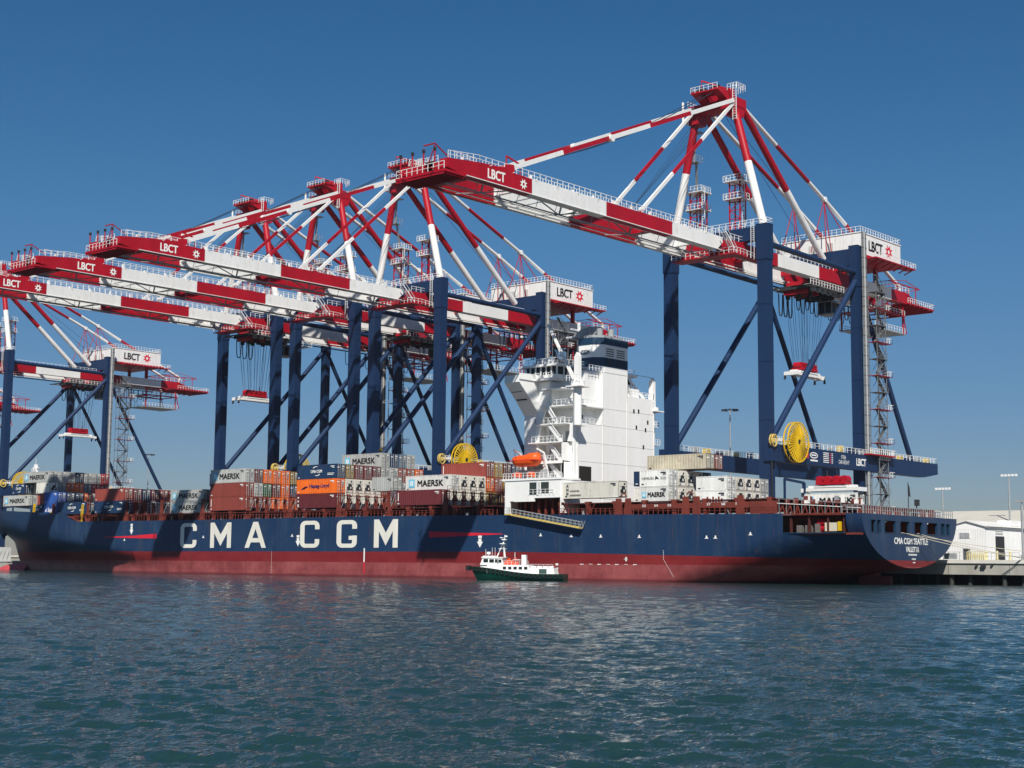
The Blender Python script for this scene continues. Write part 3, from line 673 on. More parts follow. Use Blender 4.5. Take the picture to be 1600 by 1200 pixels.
# mooring deck inside stern
m = MB(); m.box(-128,-109.4,CY-15.9,CY+15.9,7.6,7.9,0); m.box(-128,-127.8,CY-15.5,CY+15.5,7.9,10.7,0); m.box(-123.5,-114.5,CY-12.2,CY-12.0,7.9,10.5,0); m.box(-122,-119.8,CY-12.3,CY-12.2,8.0,9.9,1); m.box(-117.6,-116.2,CY-12.3,CY-12.2,8.0,9.9,1)
m.box(-127,-109.5,CY-15.5,CY+15.5,10.55,10.7,0)
for x in (-121.5,-118.3,-115,-112.3): m.box(x-.15,x+.15,CY-15.6,CY-15.2,7.9,10.6,1)
for y in (208.7,213.8,218.4,222.8,228): m.prism([(-112.5,7.9),(-109.4,7.9),(-109.4,10.5),(-110.4,10.5)], 'y', y-.06, y+.06, 0)
for k in range(5): m.tube((-112.6,210+k*4.2,8.7),(-112.6,211.6+k*4.2,8.7),.55,1,12); m.tube((-111,209.6+k*3.9,7.9),(-111,209.6+k*3.9,8.9),.25,1,8)
SB(m, 'mooring_deck', [SHIPR, SHIPR2])
m = MB()
for x, w_ in ((-120.7,.9),(-119.2,1.0),(-117.5,.8)): m.box(x,x+w_,CY-15.2,CY-14.4,7.9,9.1+.2*(w_ < .9),0)
m.box(-115.6,-113.6,CY-15.5,CY-15.2,8.15,9.45,1); m.box(-113.4,-112.9,CY-15.5,CY-15.1,8.2,9.6,2)
m.tube((-117.2,CY-14.5,9.5),(-115.8,CY-14.5,9.5),.6,3,12); m.tube((-117,CY-14.2,8.6),(-116,CY-14.2,8.6),.7,3,12)
SB(m, 'deck_machinery', [mat('weathered_grey', (0.14,0.13,0.12), .7, .3), ROPEW, YELLOW, RED])
# deck plating
m = MB(); xd = list(np.linspace(-378,-109.1,60)); rows = []
for x in xd:
    h = half(x, dz(x)-.3)[0]-.12; rows.append([(x, CY-h, dz(x)-.25), (x, CY+h, dz(x)-.25)])
m.grid(rows, 0, False)
SB(m, 'deck', SHIPR)
# bulb, rudder
m = MB(); rows = []
for i in range(13):
    a = i/12; x = -366-17.5*a; rr = 3.0*math.sqrt(max(0, 1-a**3.0)); zc_ = -1.2+.3*a
    rows.append([(x, CY+rr*.9*math.cos(t_), zc_+rr*1.0*math.sin(t_)) for t_ in np.linspace(0, 2*math.pi, 21)])
m.grid(rows, 0, True); SB(m, 'bulbous_bow', mat('bulb_red', (0.50,0.07,0.07), .5, .15, .6), hull)
m = MB(); m.prism([(-118.1,-3),(-118.1,1.5),(-112.8,1.35),(-112.4,-3)], 'y', CY-.5, CY+.5); m.box(-117,-115,CY-.9,CY+.9,1.4,4.5); SB(m, 'rudder', mat('rudder_red', (0.16,0.03,0.03), .6), hull)
# anchor pocket, fairleads
m = MB(); m.disc((-366.0, CY-half(-366,10)[0]-.1, 10.4), 1.5, 'y', 14, 1.2); m.box(-367,-365,CY-half(-366,10)[0]-1.1,CY-half(-366,10)[0],8.2,9.6)
SB(m, 'anchor', NAVY, hull)

# painted marks on the side
YS = CY-HB-.035
mk = MB()
def poly(pts, mi=0, y=YS): mk.add([(x, y, z) for x, z in pts], [tuple(range(len(pts)))], mi)
AN = 1.75
def stroke(pts, w, mi=0):
    P = [Vector((a, b_*AN)) for a, b_ in pts]; L, Rr = [], []
    for i, p in enumerate(P):
        d0 = (P[i]-P[i-1]).normalized() if i else (P[1]-P[0]).normalized()
        d1 = (P[i+1]-P[i]).normalized() if i < len(P)-1 else d0
        n0 = Vector((-d0.y, d0.x)); n1 = Vector((-d1.y, d1.x)); n = (n0+n1).normalized(); s_ = w/2/max(.4, n.dot(n0))
        L.append(p+n*s_); Rr.append(p-n*s_)
    for i in range(len(P)-1): poly([(q.x, q.y/AN) for q in (L[i], L[i+1], Rr[i+1], Rr[i])], mi)
Z0, Z1 = 5.72, 11.2
def letter(fn, *a):
    global mk
    mk = MB(); fn(*a); SB(mk, 'letter', LETM, hull)
def LC(x0, x1, g=False):
    w = 1.4; a, b_ = x0+w/2, x1-w/2; lo, hi = Z0+w/2/AN, Z1-w/2/AN
    def arc(cx, cz, t0, t1, n=5): return [(cx+.95*math.cos(math.radians(t0+(t1-t0)*i/n)), cz+.75*math.sin(math.radians(t0+(t1-t0)*i/n))) for i in range(n+1)]
    pts = [(b_, hi-1.35)]+arc(b_-.95, hi-.75, 0, 90)+arc(a+.95, hi-.75, 90, 180)+arc(a+.95, lo+.75, 180, 270)+arc(b_-.95, lo+.75, 270, 360)
    if g: pts += [(b_, lo+2.0)]; stroke(pts, w); poly([(b_-1.7, lo+1.95),(b_-w/2-.01, lo+1.95),(b_-w/2-.01, lo+1.15),(b_-1.7, lo+1.15)]); return
    pts += [(b_, lo+1.35)]; stroke(pts, w)
def LM(x0, x1):
    w = 1.4; mid = (x0+x1)/2
    poly([(x0,Z0),(x0+w,Z0),(x0+w,Z1-2.3),(mid,Z0+.4),(mid,Z0+2.9),(x0+w,Z1),(x0,Z1)]); poly([(x1,Z0),(x1,Z1),(x1-w,Z1),(mid,Z0+2.9),(mid,Z0+.4),(x1-w,Z1-2.3),(x1-w,Z0)])
def LA(x0, x1):
    mid = (x0+x1)/2; w = 1.45; h = Z1-Z0
    def xl(z): return x0+(mid-.8-x0)*(z-Z0)/h
    def xi(z): return x0+w+(mid-x0-w)*(z-Z0)/(h-1.5)
    zb1, zb2 = Z0+1.15, Z0+2.05
    poly([(x0,Z0),(x0+w,Z0),(xi(zb1),zb1),(xi(zb2),zb2),(mid,Z1-1.5),(mid,Z1),(mid-.8,Z1)]); poly([(2*mid-x0,Z0),(mid+.8,Z1),(mid,Z1),(mid,Z1-1.5),(2*mid-xi(zb2),zb2),(2*mid-xi(zb1),zb1),(2*mid-x0-w,Z0)])
    poly([(xi(zb1),zb1),(2*mid-xi(zb1),zb1),(2*mid-xi(zb2),zb2),(xi(zb2),zb2)])
LETM = mat('hull_letter_white', (0.72,0.70,0.62), .5, .1, .3, (0.50,0.36,0.2), .45, streak=True)
letter(LC,-277.9,-271.9); letter(LM,-267.0,-259.7); letter(LA,-255.0,-247.9); letter(LC,-237.0,-231.0); letter(LC,-225.8,-219.8,True); letter(LM,-214.9,-208.2)
mk = MB()
for x, z0, z1 in ((-296.8,8.8,11.3),(-237.6,6.0,8.3),(-186.6,5.7,7.9)):
    mk = MB(); poly([(x-.75,z0+1.1),(x,z0),(x+.75,z0+1.1),(x+.38,z0+1.1),(x+.38,z1-.55),(x-.38,z1-.55),(x-.38,z0+1.1)]); poly([(x-.45,z1-.45),(x+.45,z1-.45),(x+.45,z1),(x-.45,z1)]); SB(mk, 'arrow_mark', LETW, hull)
mk = MB()
for x, z in ((-299.5,7.4),(-269.5,7.9),(-239.5,8.0),(-172,7.7),(-165,7.5),(-158.5,7.4),(-150.3,7.3),(-136.8,7.1),(-135.1,7.1),(-128.5,7.6)):
    w = .5 if x < -180 else .42; poly([(x-w,z),(x+w,z),(x+w*.4,z+.18),(x+.1,z+.5),(x-.1,z+.5),(x-w*.4,z+.18)])
poly([(-217.75,2.9),(-217.4,2.9),(-217.4,5.6),(-217.75,5.6)]); 
for k in range(14): poly([(-246.0,4.9-k*.33),(-245.88,4.9-k*.33),(-245.88,4.78-k*.33),(-246.0,4.78-k*.33)])
for k in range(16): x_ = -145.4+.22*(k > 5)*(k-5)*.9; poly([(x_,5.2-k*.28),(x_+.12,5.2-k*.28),(x_+.12,5.08-k*.28),(x_,5.08-k*.28)])
for k in range(7): poly([(-163+k*1.9,2.75+.1*(k % 2)),(-162.2+k*1.9,2.8),(-162.2+k*1.9,2.88),(-163+k*1.9,2.9)])
poly([(-153.2,3.4),(-152.9,3.4),(-152.9,4.1),(-153.2,4.1)]); poly([(-153.5,3.7),(-152.7,3.7),(-152.7,3.8),(-153.5,3.8)])
poly([(-168.5,2.6),(-167.9,2.6),(-167.9,2.95),(-168.5,2.95)]); poly([(-168.3,1.9),(-167.9,1.9),(-167.9,2.2),(-168.3,2.2)])
SB(mk, 'draught_mark', LETW, hull)
for q_ in ([(-308,8.18),(-286.9,7.85),(-286.9,8.95),(-296,8.55),(-308,8.3)], [(-199.7,7.6),(-181,8.1),(-181,8.22),(-199.7,8.75)]): mk = MB(); poly(q_); SB(mk, 'red_wedge', CREDL, hull)
mk = MB(); poly([(-217.75,.7),(-217.4,.7),(-217.4,2.9),(-217.75,2.9)])
SB(mk, 'red_band', CREDL, hull)
mk = MB(); XT = -108.96
text(mk, 'CMA CGM SEATTLE', (XT,212.3,6.35), (0,1,0), (0,0,1), 11.5, 1.0, 0, .05); text(mk, 'VALLETTA', (XT,216.1,5.15), (0,1,0), (0,0,1), 4.5, .85, 0, .05)
[mk.box(XT-.01,XT,217.0+k*.32,217.22+k*.32,4.62,4.88) for k in range(9)]
for k in range(4): mk.box(XT-.01,XT,218.1+k*.35,218.3+k*.35,3.95,4.2)
mk.box(XT-.01,XT,218.4,219.2,3.45,3.6); SB(mk, 'lettering', LETW, hull)

# deck edge: posts, lashing bridges, coaming between the bays
random.seed(3)
YP = CY-HB
for x0, x1 in ((-322,-184),(-168,-124)):
    m = MB(); x = x0
    m.box(x0, x1, YP+5.6, YP+5.9, 11.4, 13.3, 1)
    while x < x1:
        z = dz(x); w_ = random.choice((.4,.55,.75)); h = 13.6-z
        m.box(x-w_/2, x+w_/2, YP+.5, YP+1.2, z-.2, z+h, 0); m.prism([(x-w_/2-.3,z+h),(x+w_/2+.3,z+h),(x+w_/2,z+h-.7),(x-w_/2,z+h-.7)], 'y', YP+.45, YP+1.25, 0)
        if random.random() < .6: m.bar((x+w_/2,YP+.8,z+.1),(x+1.6,YP+.8,z+h-.2),.12,.12,0)
        for k in range(5):
            xx = x+1.0+k*1.0; m.box(xx-.05, xx+.06, YP+.35, YP+.45, z-.2, z+1.05, 0)
            if random.random() < .35: m.box(xx, xx+.5, YP+1.8, YP+2.3, z, z+random.uniform(.6,1.4), random.choice((0,1,2)))
        x += 6.1
    m.bar((x0,YP+.4,dz(x0)+1.05),(x1,YP+.4,dz(x1)+1.05),.07,.07,0); m.bar((x0,YP+.4,dz(x0)+.6),(x1,YP+.4,dz(x1)+.6),.06,.06,0)
    m.box(x0, x1, YP+.9, YP+31, 13.25, 13.42, 1)
    SB(m, 'deck_coaming', [SHIPR, SHIPR2, GREY])
for x in (-331.5,-316.2,-300.3,-286.2,-271,-255,-241.2,-226,-211.6,-196.2):
    m = MB()
    for y in list(np.arange(YP+.6, YP+31.5, 2.53)):
        m.box(x-.35, x-.1, y-.12, y+.12, dz(x)-.2, 16.6, 0); m.box(x+.25, x+.45, y-.1, y+.1, dz(x)-.2, 16.6, 0)
    for z in (13.6,16.3): m.box(x-.5, x+.5, YP+.5, YP+31.6, z-.12, z, 0)
    m.rail([(x+.5,YP+.6,16.3),(x+.5,YP+31,16.3)],1.05,1.6,.04,0)
    for k in range(12): y = YP+.8+k*2.53; m.bar((x+.45,y,13.6),(x+.5,y+1.2,16.2),.06,.06,1)
    m.prism([(x-.9,dz(x)-.1),(x+.9,dz(x)-.1),(x+.45,14.4),(x-.45,14.4)], 'y', YP+.45, YP+.75, 0)
    SB(m, 'lashing_bridge', [SHIPR, GREY])
# aft coaming with painted bay numbers
m = MB(); m.box(-152.8,-128.9,YP+.4,YP+.8,12.05,12.95,0); m.box(-128.8,-124,YP+.4,YP+.8,11,13.0,0)
for x in (-155,-153,-141.2,-139,-130.6): m.prism([(x-.8,dz(x)),(x+.8,dz(x)),(x+.5,14.0),(x-.5,14.0)], 'y', YP+.3, YP+.6, 0)
for x in (-153.9,-140.3): 
    for i in range(8): t0, t1 = math.pi*i/8, math.pi*(i+1)/8; m.bar((x+.5*math.cos(t0),YP+.4,14.3+.5*math.sin(t0)),(x+.5*math.cos(t1),YP+.4,14.3+.5*math.sin(t1)),.16,.16,0)
for k in range(7): m.box(-138+k*.55,-137.7+k*.55,YP+1,YP+1.4,12.9,13.6+.3*(k % 2),0)
for k, (x, n) in enumerate(((-150,'53'),(-147.5,'54'),(-144.8,'55'),(-137,'57'),(-134.2,'58'),(-131.5,'59'))): 
    text(m, n, (x,YP+.38,12.45), (1,0,0), (0,0,1), .75, .38, 1, .03)
SB(m, 'aft_coaming', [SHIPR, LETW])
# poop rails and trusses
m = MB()
m.box(-124.2,-111.4,YP+.6,YP+.9,10.75,10.95,0); m.box(-124.2,-112.5,YP+.9,YP+5.5,12.3,12.45,1); m.box(-124.2,-112.5,YP+5.4,YP+5.5,10.9,12.4,1)
for k in range(9):
    x = -123.6+k*1.35; m.bar((x,YP+.8,10.9),(x+.45,YP+.8,12.2),.14,.14,0); m.bar((x+.9,YP+.8,10.9),(x+.5,YP+.8,12.2),.14,.14,0); m.bar((x,YP+.6,10.9),(x,YP+.6,13.4-k*.12),.06,.06,2)
m.bar((-124.2,YP+.7,12.6),(-109.5,YP+.7,11.6),.09,.09,3); m.bar((-124.2,YP+.7,13.3),(-112,YP+.7,12.4),.05,.05,2)
for k in range(11): y = YP+3+k*2.6; m.box(-124,-123.4,y,y+.5,11,13.2+.4*(k % 2),0); m.bar((-123.6,y,12.4),(-111,y,12.0),.14,.3,1)
for k in range(16): x = random.uniform(-123,-112); y = YP+random.uniform(1.5,8); m.box(x,x+.5,y,y+.5,12.4,12.4+random.uniform(.4,1.5),random.choice((0,0,2,3)))
m.rail([(-109.3,YP+1.2,10.8),(-109.3,YP+31.3,10.8)],1.25,.75,.055,2); m.rail([(-112.5,YP+.4,10.8),(-109.3,YP+.9,10.8)],1.25,.8,.05,2)
m.box(-109.6,-109.5,YP+25.5,YP+27.5,10.9,12.1,3)
for k in range(9): m.box(-112,-111.3,YP+4+k*3,YP+5+k*3,10.8,11.6+.3*(k % 3),0)
SB(m, 'poop_structure', [SHIPR, SHIPR2, GREY, LETW])
m = MB(); m.tube((-366,218,15),(-366,218,30.2),.12,0,8,.05); m.box(-366.7,-365.3,217.4,218.6,26.3,26.5); m.prism([(-366.9,26.5),(-365.1,26.5),(-365.8,28.6),(-366.2,28.6)],'y',217.6,218.4); m.bar((-367.6,218,27.6),(-364.4,218,27.6),.25,.25); m.rail([(-366.9,217.3,26.5),(-365.1,217.3,26.5)],1,.6,.05); SB(m, 'foremast', RAILW)
m = MB()
for k in range(6): m.bar((-341.5+.2*k,203.2,14.6),(-341.3+.2*k,203.2,16.8),.12,.12,0)
for k in range(5): m.bar((-319.6+.25*k,203.0,12),(-319.2+.25*k,203.0,16.2),.08,.08,0)
SB(m, 'yellow_ladder', YELLOW)
m = MB(); m.tube((-110.2,219.8,10.8),(-110.2,219.8,16.2),.07,0,6); m.add([(-110.2,219.82,14.1),(-110.2,219.82,16),(-110.2,220.3,15.5),(-110.2,220.6,13.9)],[(0,1,2,3)],1); m.tube((-110.2,222.6,10.8),(-110.2,222.6,13.2),.1,0,6); m.box(-110.5,-109.9,222.4,223.1,12.6,13.6,0)
SB(m, 'flagstaff', [DARK, DARK])

# accommodation
AX, FX = -168.4, -181.0
m = MB()
m.box(FX, -178.0, 208.0, 229.0, 11.6, 36.2, 0); m.box(-178.0, -170.2, 210.6, 229, 11.6, 36.2, 0); m.box(-170.2, AX, 208.0, 215.4, 11.6, 28.2, 0); m.box(-174.5,-170.9,210.9,215.4,28.2,31.3,0); m.box(-176.2,AX+.25,206.9,215.4,31.25,31.5,0); m.box(-174.5,-170.2,210.2,215.4,31.5,38.1,0); m.box(-176.0,-171.0,207.0,211.5,34.5,34.7,0)
m.box(-172.0, AX, 215.4, 222.8, 11.6, 39.2, 0); m.box(-172, AX, 222.8, 231.3, 11.6, 34.3, 0); m.box(-173.5,-169.4,211.3,215.4,31.2,38.1,0)
acc = SB(m, 'accommodation_block', SHIPW)
m = MB()
for y in (215.4,222.8,208.05,231.25): m.box(AX, AX+.10, y-.07, y+.07, 11.8, 34.2)
for z in (14.8,17.9,21.3,24.8,28.2,31.4): m.box(AX, AX+.035, 208, 231.3, z-.03, z+.03)
m.box(AX, AX+.05, 222.6, 222.9, 34, 39)
SB(m, 'panel_seam', mat('seam_white', (0.66,0.66,0.64), .5, .1), acc)
for wi, (y, z) in enumerate(((209.4,29.3),(224.9,31.6),(226.4,31.7),(225.7,28.6),(228.6,28.3),(227.9,25.0),(229.3,29.8))):
    m = MB(); m.box(AX-.02, AX+.05, y-.22, y+.22, z-.38, z+.38); SB(m, 'window', GLASS, acc)
for z in (19.6,23.0,26.3): m = MB(); m.box(-169.6,-169.0,207.93,208.02,z-.1,z+.8); SB(m, 'window', GLASS, acc)
m = MB(); m.box(-176.9,-176.4,207.93,208.02,29.9,31.2); SB(m, 'window', GLASS, acc)
m = MB(); m.box(AX-.02, AX+.06, 208.5, 212.0, 17.8, 20.4); SB(m, 'dark_doorway', mat('doorway_dark', (0.02,0.018,0.015), .7, .1), acc)
# front bulkhead wing and bridge
m = MB(); m.prism([(202.3,37.0),(202.3,35.7),(205.2,33.0),(208.0,30.0),(208.0,37.4)], 'x', FX, -177.4, 0); m.prism([(234.4,37.0),(234.4,35.7),(231.5,33.0),(229.0,30.0),(229.0,37.4)], 'x', FX, -177.4, 0)
m.box(-177.2,-173,206.2,230.5,36.2,36.5,0)
m.prism([(202.25,36.2),(202.25,37.3),(208,37.5),(208,36.2)], 'x', -177.4, -177.2, 0)
bw = SB(m, 'bridge_wing', SHIPW)
m = MB()
for z in (34.6,33.2): m.box(-180.6,-178.2,202.9+(35.7-z)*.95,203.7+(35.7-z)*.95,z-.55,z-.2)
SB(m, 'wing_opening', GLASS, bw)
m = MB(); m.box(FX-.3, -171.6, 206.3, 230.4, 38.75, 39.15, 0); m.box(-180.2,-172.4,206.9,229.8,36.5,37.25,0); m.box(-179.9,-172.7,207.2,229.5,37.25,38.75,1)
for k in range(7): x = -180.1+k*1.27; m.box(x-.12,x+.12,206.95,207.15,37.2,38.8,0)
for k in range(12): y = 207.2+k*2.02; m.box(-172.7,-172.5,y-.13,y+.13,37.2,38.8,0)
wh = SB(m, 'wheelhouse', [SHIPW, GLASS])
m = MB(); m.rail([(-181,206.4,39.15),(-172,206.4,39.15),(-172,230,39.15)],1.0,1.2,.05,0); m.rail([(-177.2,206.2,36.5),(-172.6,206.2,36.5)],1,1.2,.05)
for k in range(7): m.box(-179+k*.9,-178.6+k*.9,208,208.4,39.15,39.8+.4*(k % 3),0)
m.tube((-176.5,218.4,39.1),(-176.5,218.4,48.5),.35,0,8); m.box(-177.3,-175.7,215.5,221.3,45.2,45.5,0); m.bar((-176.5,216,47),(-176.5,220.8,47),.25,.3,0); m.disc((-177,209.3,40.2),.5,'z',12,.8,0)
SB(m, 'mast_and_rails', [RAILW], wh)
# funnel
m = MB()
def fun(z0, z1, mi, g=0):
    for xa, xb, ya, yb in ((-175.2-g, AX+g, 214.4-g, 222.8+g),): m.prism([(xa+2,ya),(xb-1.6,ya),(xb,ya+1.5),(xb,yb),(xa+2,yb),(xa,(ya+yb)/2+1),(xa,(ya+yb)/2-1)], 'z', z0, z1, mi)
fun(38.1,39.2,0,.06); fun(39.2,40.9,1,.10); fun(40.9,43.3,0,.06); fun(43.3,44.6,1,.12); fun(44.6,45.2,2,-.6)
m.tube((-172.6,218.4,45.2),(-172.6,218.4,47.2),1.3,2,14); m.tube((-170.4,217,45.2),(-170.4,217,46.6),.6,2,10); m.tube((-170.4,220.4,45.2),(-170.4,220.4,46.8),.6,2,10); m.prism([(-176.6,45.2),(-172.2,45.2),(-172.4,47.0),(-174.2,46.7),(-175.8,45.9)], 'y', 216.2, 220.6, 2)
fn = SB(m, 'funnel', [SHIPW, NAVY, GREY])
m = MB()
for y0, y1 in ((216.3,218.6),(219.5,221.9)):
    for k in range(4): m.box(AX+.02,AX+.14,y0,y1,41.2+k*.42,41.36+k*.42,0)
    for k in range(3): m.box(AX+.05,AX+.18,y0,y1,39.6+k*.42,39.72+k*.42,0)
SB(m, 'louvre', DARK, fn)
m = MB(); text(m, 'CMA CGM', (-174.9,214.28,41.5), (1,0,0), (0,0,1), 4.2, .9, 0, .03); SB(m, 'lettering', NAVY, fn)
m = MB(); m.rail([(-175.6,207,31.5),(AX+.2,207,31.5),(AX+.2,215.2,31.5)],1,1.1,.05); m.rail([(-174.5,208.1,28.2),(AX,208.1,28.2),(AX,215.2,28.2)],1,1.1,.05); m.rail([(AX,211.4,38.1),(AX,215.3,38.1)],1,1,.05); m.rail([(-172,222.9,34.4),(AX,222.9,34.4),(AX,231.2,34.4),(-172,231.2,34.4)],1,1.2,.05)
m.bar((-170,223.4,37.5),(-170,226.5,34.5),.6,.15); m.bar((-170,223.4,38.5),(-170,226.5,35.5),.08,.08); m.rail([(-171,231.4,29.2),(AX,232.8,29.2),(AX,231.4,29.2)],1,.8,.05); m.box(-171,AX,231.3,232.8,29.05,29.2); m.box(-171,AX+.2,231.3,233,25.6,25.75); m.rail([(AX+.2,231.4,25.75),(AX+.2,233,25.75)],1,.8,.05)
SB(m, 'railing', RAILW, acc)
# port stair recess
m = MB()
for z in (18.0,21.3,24.8,28.2): m.box(-178.6 if z < 27 else -177.4, -170.1, 205.9 if z < 27 else 206.6, 210.6, z-.18, z, 0)
m.prism([(-178.05,18),(-177.8,18),(-177.75,21.3),(-177.5,24.8),(-176.8,28.2),(-175.2,31.7),(-174.5,36.1),(-178.05,36.1)], 'y', 207.7, 208.0, 0); m.box(-178.05,-174.5,208,212,31.7,36.1,0)
m.prism([(-170.3,24.8),(-168.9,28.5),(-168.9,24.8)], 'y', 207.4, 208.0, 0); m.box(-170.4,-170.1,206,208,11.8,24.8,0); m.box(-178.6,-178.2,206,208,17.9,21.3,0)
m.box(-178.5,-178.1,206.0,206.3,18,21.3,0); m.box(-174.8,-174.4,206.0,206.3,18,21.3,0); m.box(-170.5,-170.1,206.0,206.3,18,21.3,0); m.box(-178.6,-170.1,205.85,206.25,20.85,21.33,0)
m.box(-168.9,-168.45,207.2,208,11.8,28,0)
dk = SB(m, 'side_deck', SHIPW, acc)
m = MB()
for z in (18.0,21.3,24.8): m.rail([(-178.4,206.0,z),(-170.2,206.0,z)],1.05,.95,.05)
m.rail([(-177.2,206.7,28.2),(-170.2,206.7,28.2)],1.05,.95,.05); m.rail([(-178,206,28.2),(-177.2,206.7,28.2)],1,.9,.05)
for z in (18.0,21.3,24.8): 
    m.bar((-174.2,206.9,z+3.3),(-171.2,206.9,z),.14,.75); m.bar((-174.2,206.6,z+4.2),(-171.2,206.6,z+1),.07,.07); m.bar((-174.6,209.4,z),(-176.8,209.4,z+3.3),.14,.6)
m.bar((-174.6,206.9,31.5),(-172.2,206.9,28.2),.14,.8); m.bar((-174.6,206.5,32.4),(-172.2,206.5,29.2),.07,.07)
SB(m, 'stair', RAILW, acc)
m = MB()
for z in (18.3,21.6,25.1): m.box(-176.9,-176.2,210.5,210.62,z,z+1.9); m.box(-173.2,-172.4,210.5,210.62,z,z+1.9); m.box(-171.6,-171.0,210.5,210.62,z+.9,z+1.7); m.box(-175.2,-174.9,208.3,208.5,z,z+2.9)
SB(m, 'deck_door', mat('door_grey', (0.25,0.26,0.27), .5), acc)
# lower house at the ship side
m = MB(); m.prism([(-180.8,11.8),(-179.6,11.8),(-179.6,14.0),(-178.6,14.0),(-178.6,13.9),(-173.8,13.9),(-173.8,14.5),(-167.8,14.5),(-167.8,17.7),(-180.8,17.7)], 'y', YP+.25, YP+.55, 0)
m.box(-181.4,-167.6,YP+.1,208,17.7,18.05,0); m.box(-167.9,-167.7,YP+.4,208,11.8,17.7,0); m.box(-180.8,-180.6,YP+.4,208,11.8,17.7,0); m.box(-180.7,-168,207.3,207.6,14.5,17.7,0)
lh = SB(m, 'boat_deck_house', SHIPW)
m = MB(); m.box(-180.5,-168,206.6,206.9,11.5,14.5,1)
for k in range(7): m.box(-179+k*1.6,-178.7+k*1.6,204.0,204.4,11.6,14.2,0); m.box(-178.4+k*1.6,-177.7+k*1.6,205,205.8,11.6,12.6+.4*(k%3),0)
SB(m, 'under_deck_gear', [SHIPR, SHIPR2], lh)
m = MB(); m.box(-174.9,-172.6,YP+.2,YP+.26,15.1,17.3,0); m.box(-172.2,-170.4,YP+.2,YP+.26,15.3,17.3,0); SB(m, 'side_opening', mat('opening_dark', (0.035,0.045,0.045), .6, .2), lh)
m = MB(); m.rail([(-174.9,YP+.1,15.1),(-169.2,YP+.1,15.1)],.9,.9,.045); m.rail([(-181.3,YP+.3,18.05),(-178.6,YP+.3,18.05)],1,.7,.05); m.rail([(-178.4,YP+.3,18.05),(-167.8,YP+.3,18.05)],1,.95,.05)
m.box(-173.2,-172.7,YP+.16,YP+.3,15,17.5)
SB(m, 'railing', RAILW, lh)
# gangway
m = MB(); p, q = Vector((-178.6,YP-.75,11.6)), Vector((-162.2,YP-.75,9.05))
m.bar(p, q, .75, .28, 0); dv = (q-p)/17
for side in (-.42,.42):
    for k in range(18): c_ = p+dv*k+Vector((0,side,0)); m.bar(c_, c_+Vector((0,0,1.05)),.055,.055,1)
    m.bar(p+Vector((0,side,1.05)), q+Vector((0,side,1.05)),.07,.07,1); m.bar(p+Vector((0,side,.55)), q+Vector((0,side,.55)),.045,.045,1)
m.bar(q+Vector((0,-.42,0)),q+Vector((.5,-.42,1.2)),.08,.08,1); m.bar(q+Vector((0,.42,0)),q+Vector((.5,.42,1.2)),.08,.08,1)
m.box(-179.6,-178.2,YP-1.2,YP+.4,11.5,11.7,0); m.rail([(-179.6,YP-1.15,11.7),(-178.4,YP-1.15,11.7)],1.1,.5,.05,1)
SB(m, 'gangway', [YELL2, GREY])
# provision cranes
for (x, y, z0, z1, jx, jy, jz, nm) in ((-166.9,206.2,27.5,40.6,-173.4,205.6,46.2,0),(-169.6,232.4,27,38.8,-171.4,226.0,39.2,1)):
    m = MB(); m.tube((x,y,z0),(x,y,34.6 if not nm else 32.4),.75 if not nm else .55,0,14); m.tube((x,y,34.4 if not nm else 32.4),(x,y,35.4 if not nm else 33),1.25,0,16); 
    m.prism([(x-.55,35.4 if not nm else 33),(x+.55,35.4 if not nm else 33),(x+.5,z1-.6),(x,z1),(x-.5,z1-.8)], 'y', y-.4, y+.4, 0)
    jb = (x-.8,y,35.8 if not nm else 33.4)
    for s_ in (-.35,.35): m.bar((jb[0],jb[1]+s_,jb[2]),(jx,jy+s_*.5,jz),.2,.28,0)
    for k in range(9):
        a = k/9; A = Vector(jb).lerp(Vector((jx,jy,jz)), a); B_ = Vector(jb).lerp(Vector((jx,jy,jz)), a+.09); m.bar(A+Vector((0,-.35,0)),B_+Vector((0,.35,0)),.1,.1,0)
    m.tube((x,y,z1),(jx,jy,jz),.04,1,4); m.rail([(x+1.6,y-1.5,35.4 if not nm else 33),(x-1.4,y-1.5,35.4 if not nm else 33)],1,.8,.05); m.box(x-1.5,x+1.7,y-1.6,y+1.6,34.3 if not nm else 32.1,34.5 if not nm else 32.3,0)
    if not nm: m.box(x-.6,x+.6,y,y+2,27.4,27.9,0)
    SB(m, 'provision_crane', [SHIPW, DARK])
# lifeboat with davit: the boat is its own thing
lb = thing('lifeboat', (-176.8, YP+1.6, 21.4), 'enclosed orange lifeboat hanging beside the white superstructure', 'lifeboat')
m = MB(); rows = []
for i in range(15):
    a = i/14*2-1; x = a*3.15; w_ = 1.3*(1-abs(a)**5)**.5+.02; lo = -1.15*(1-abs(a)**5)**.6; hi = 1.0+.35*smooth((a+.1)/.5)-.25*smooth((-a-.4)/.6)
    r_ = []
    for k in range(17):
        t_ = 2*math.pi*k/16; yy = w_*math.cos(t_); z = hi*abs(math.sin(t_))**.7*(1 if w_ > .1 else .2) if math.sin(t_) > 0 else lo*abs(math.sin(t_))**.8
        r_.append((x, yy, z))
    rows.append(r_)
m.grid(rows, 0, True); m.build('hull', ORANGE, lb)
m = MB(); m.box(-3.1,3.1,-1.32,1.32,-.08,.06); m.build('fender_strip', mat('fender_red', (0.5,0.04,0.02), .5), lb)
m = MB()
for x in (-1.6,-.6,.4,1.6): m.box(x-.16,x+.16,-1.2,-1.05,.35,.6)
m.build('window', GLASS, lb)
m = MB()
for x in (-179.6,-174.0): m.bar((x,YP+4.5,18),(x,YP+3.0,22.8),.3,.4,0); m.bar((x,YP+3.0,22.8),(x,YP+1.2,23.4),.25,.3,0); m.tube((x,YP+1.5,23.3),(x,YP+1.5,22),.05,1,5)
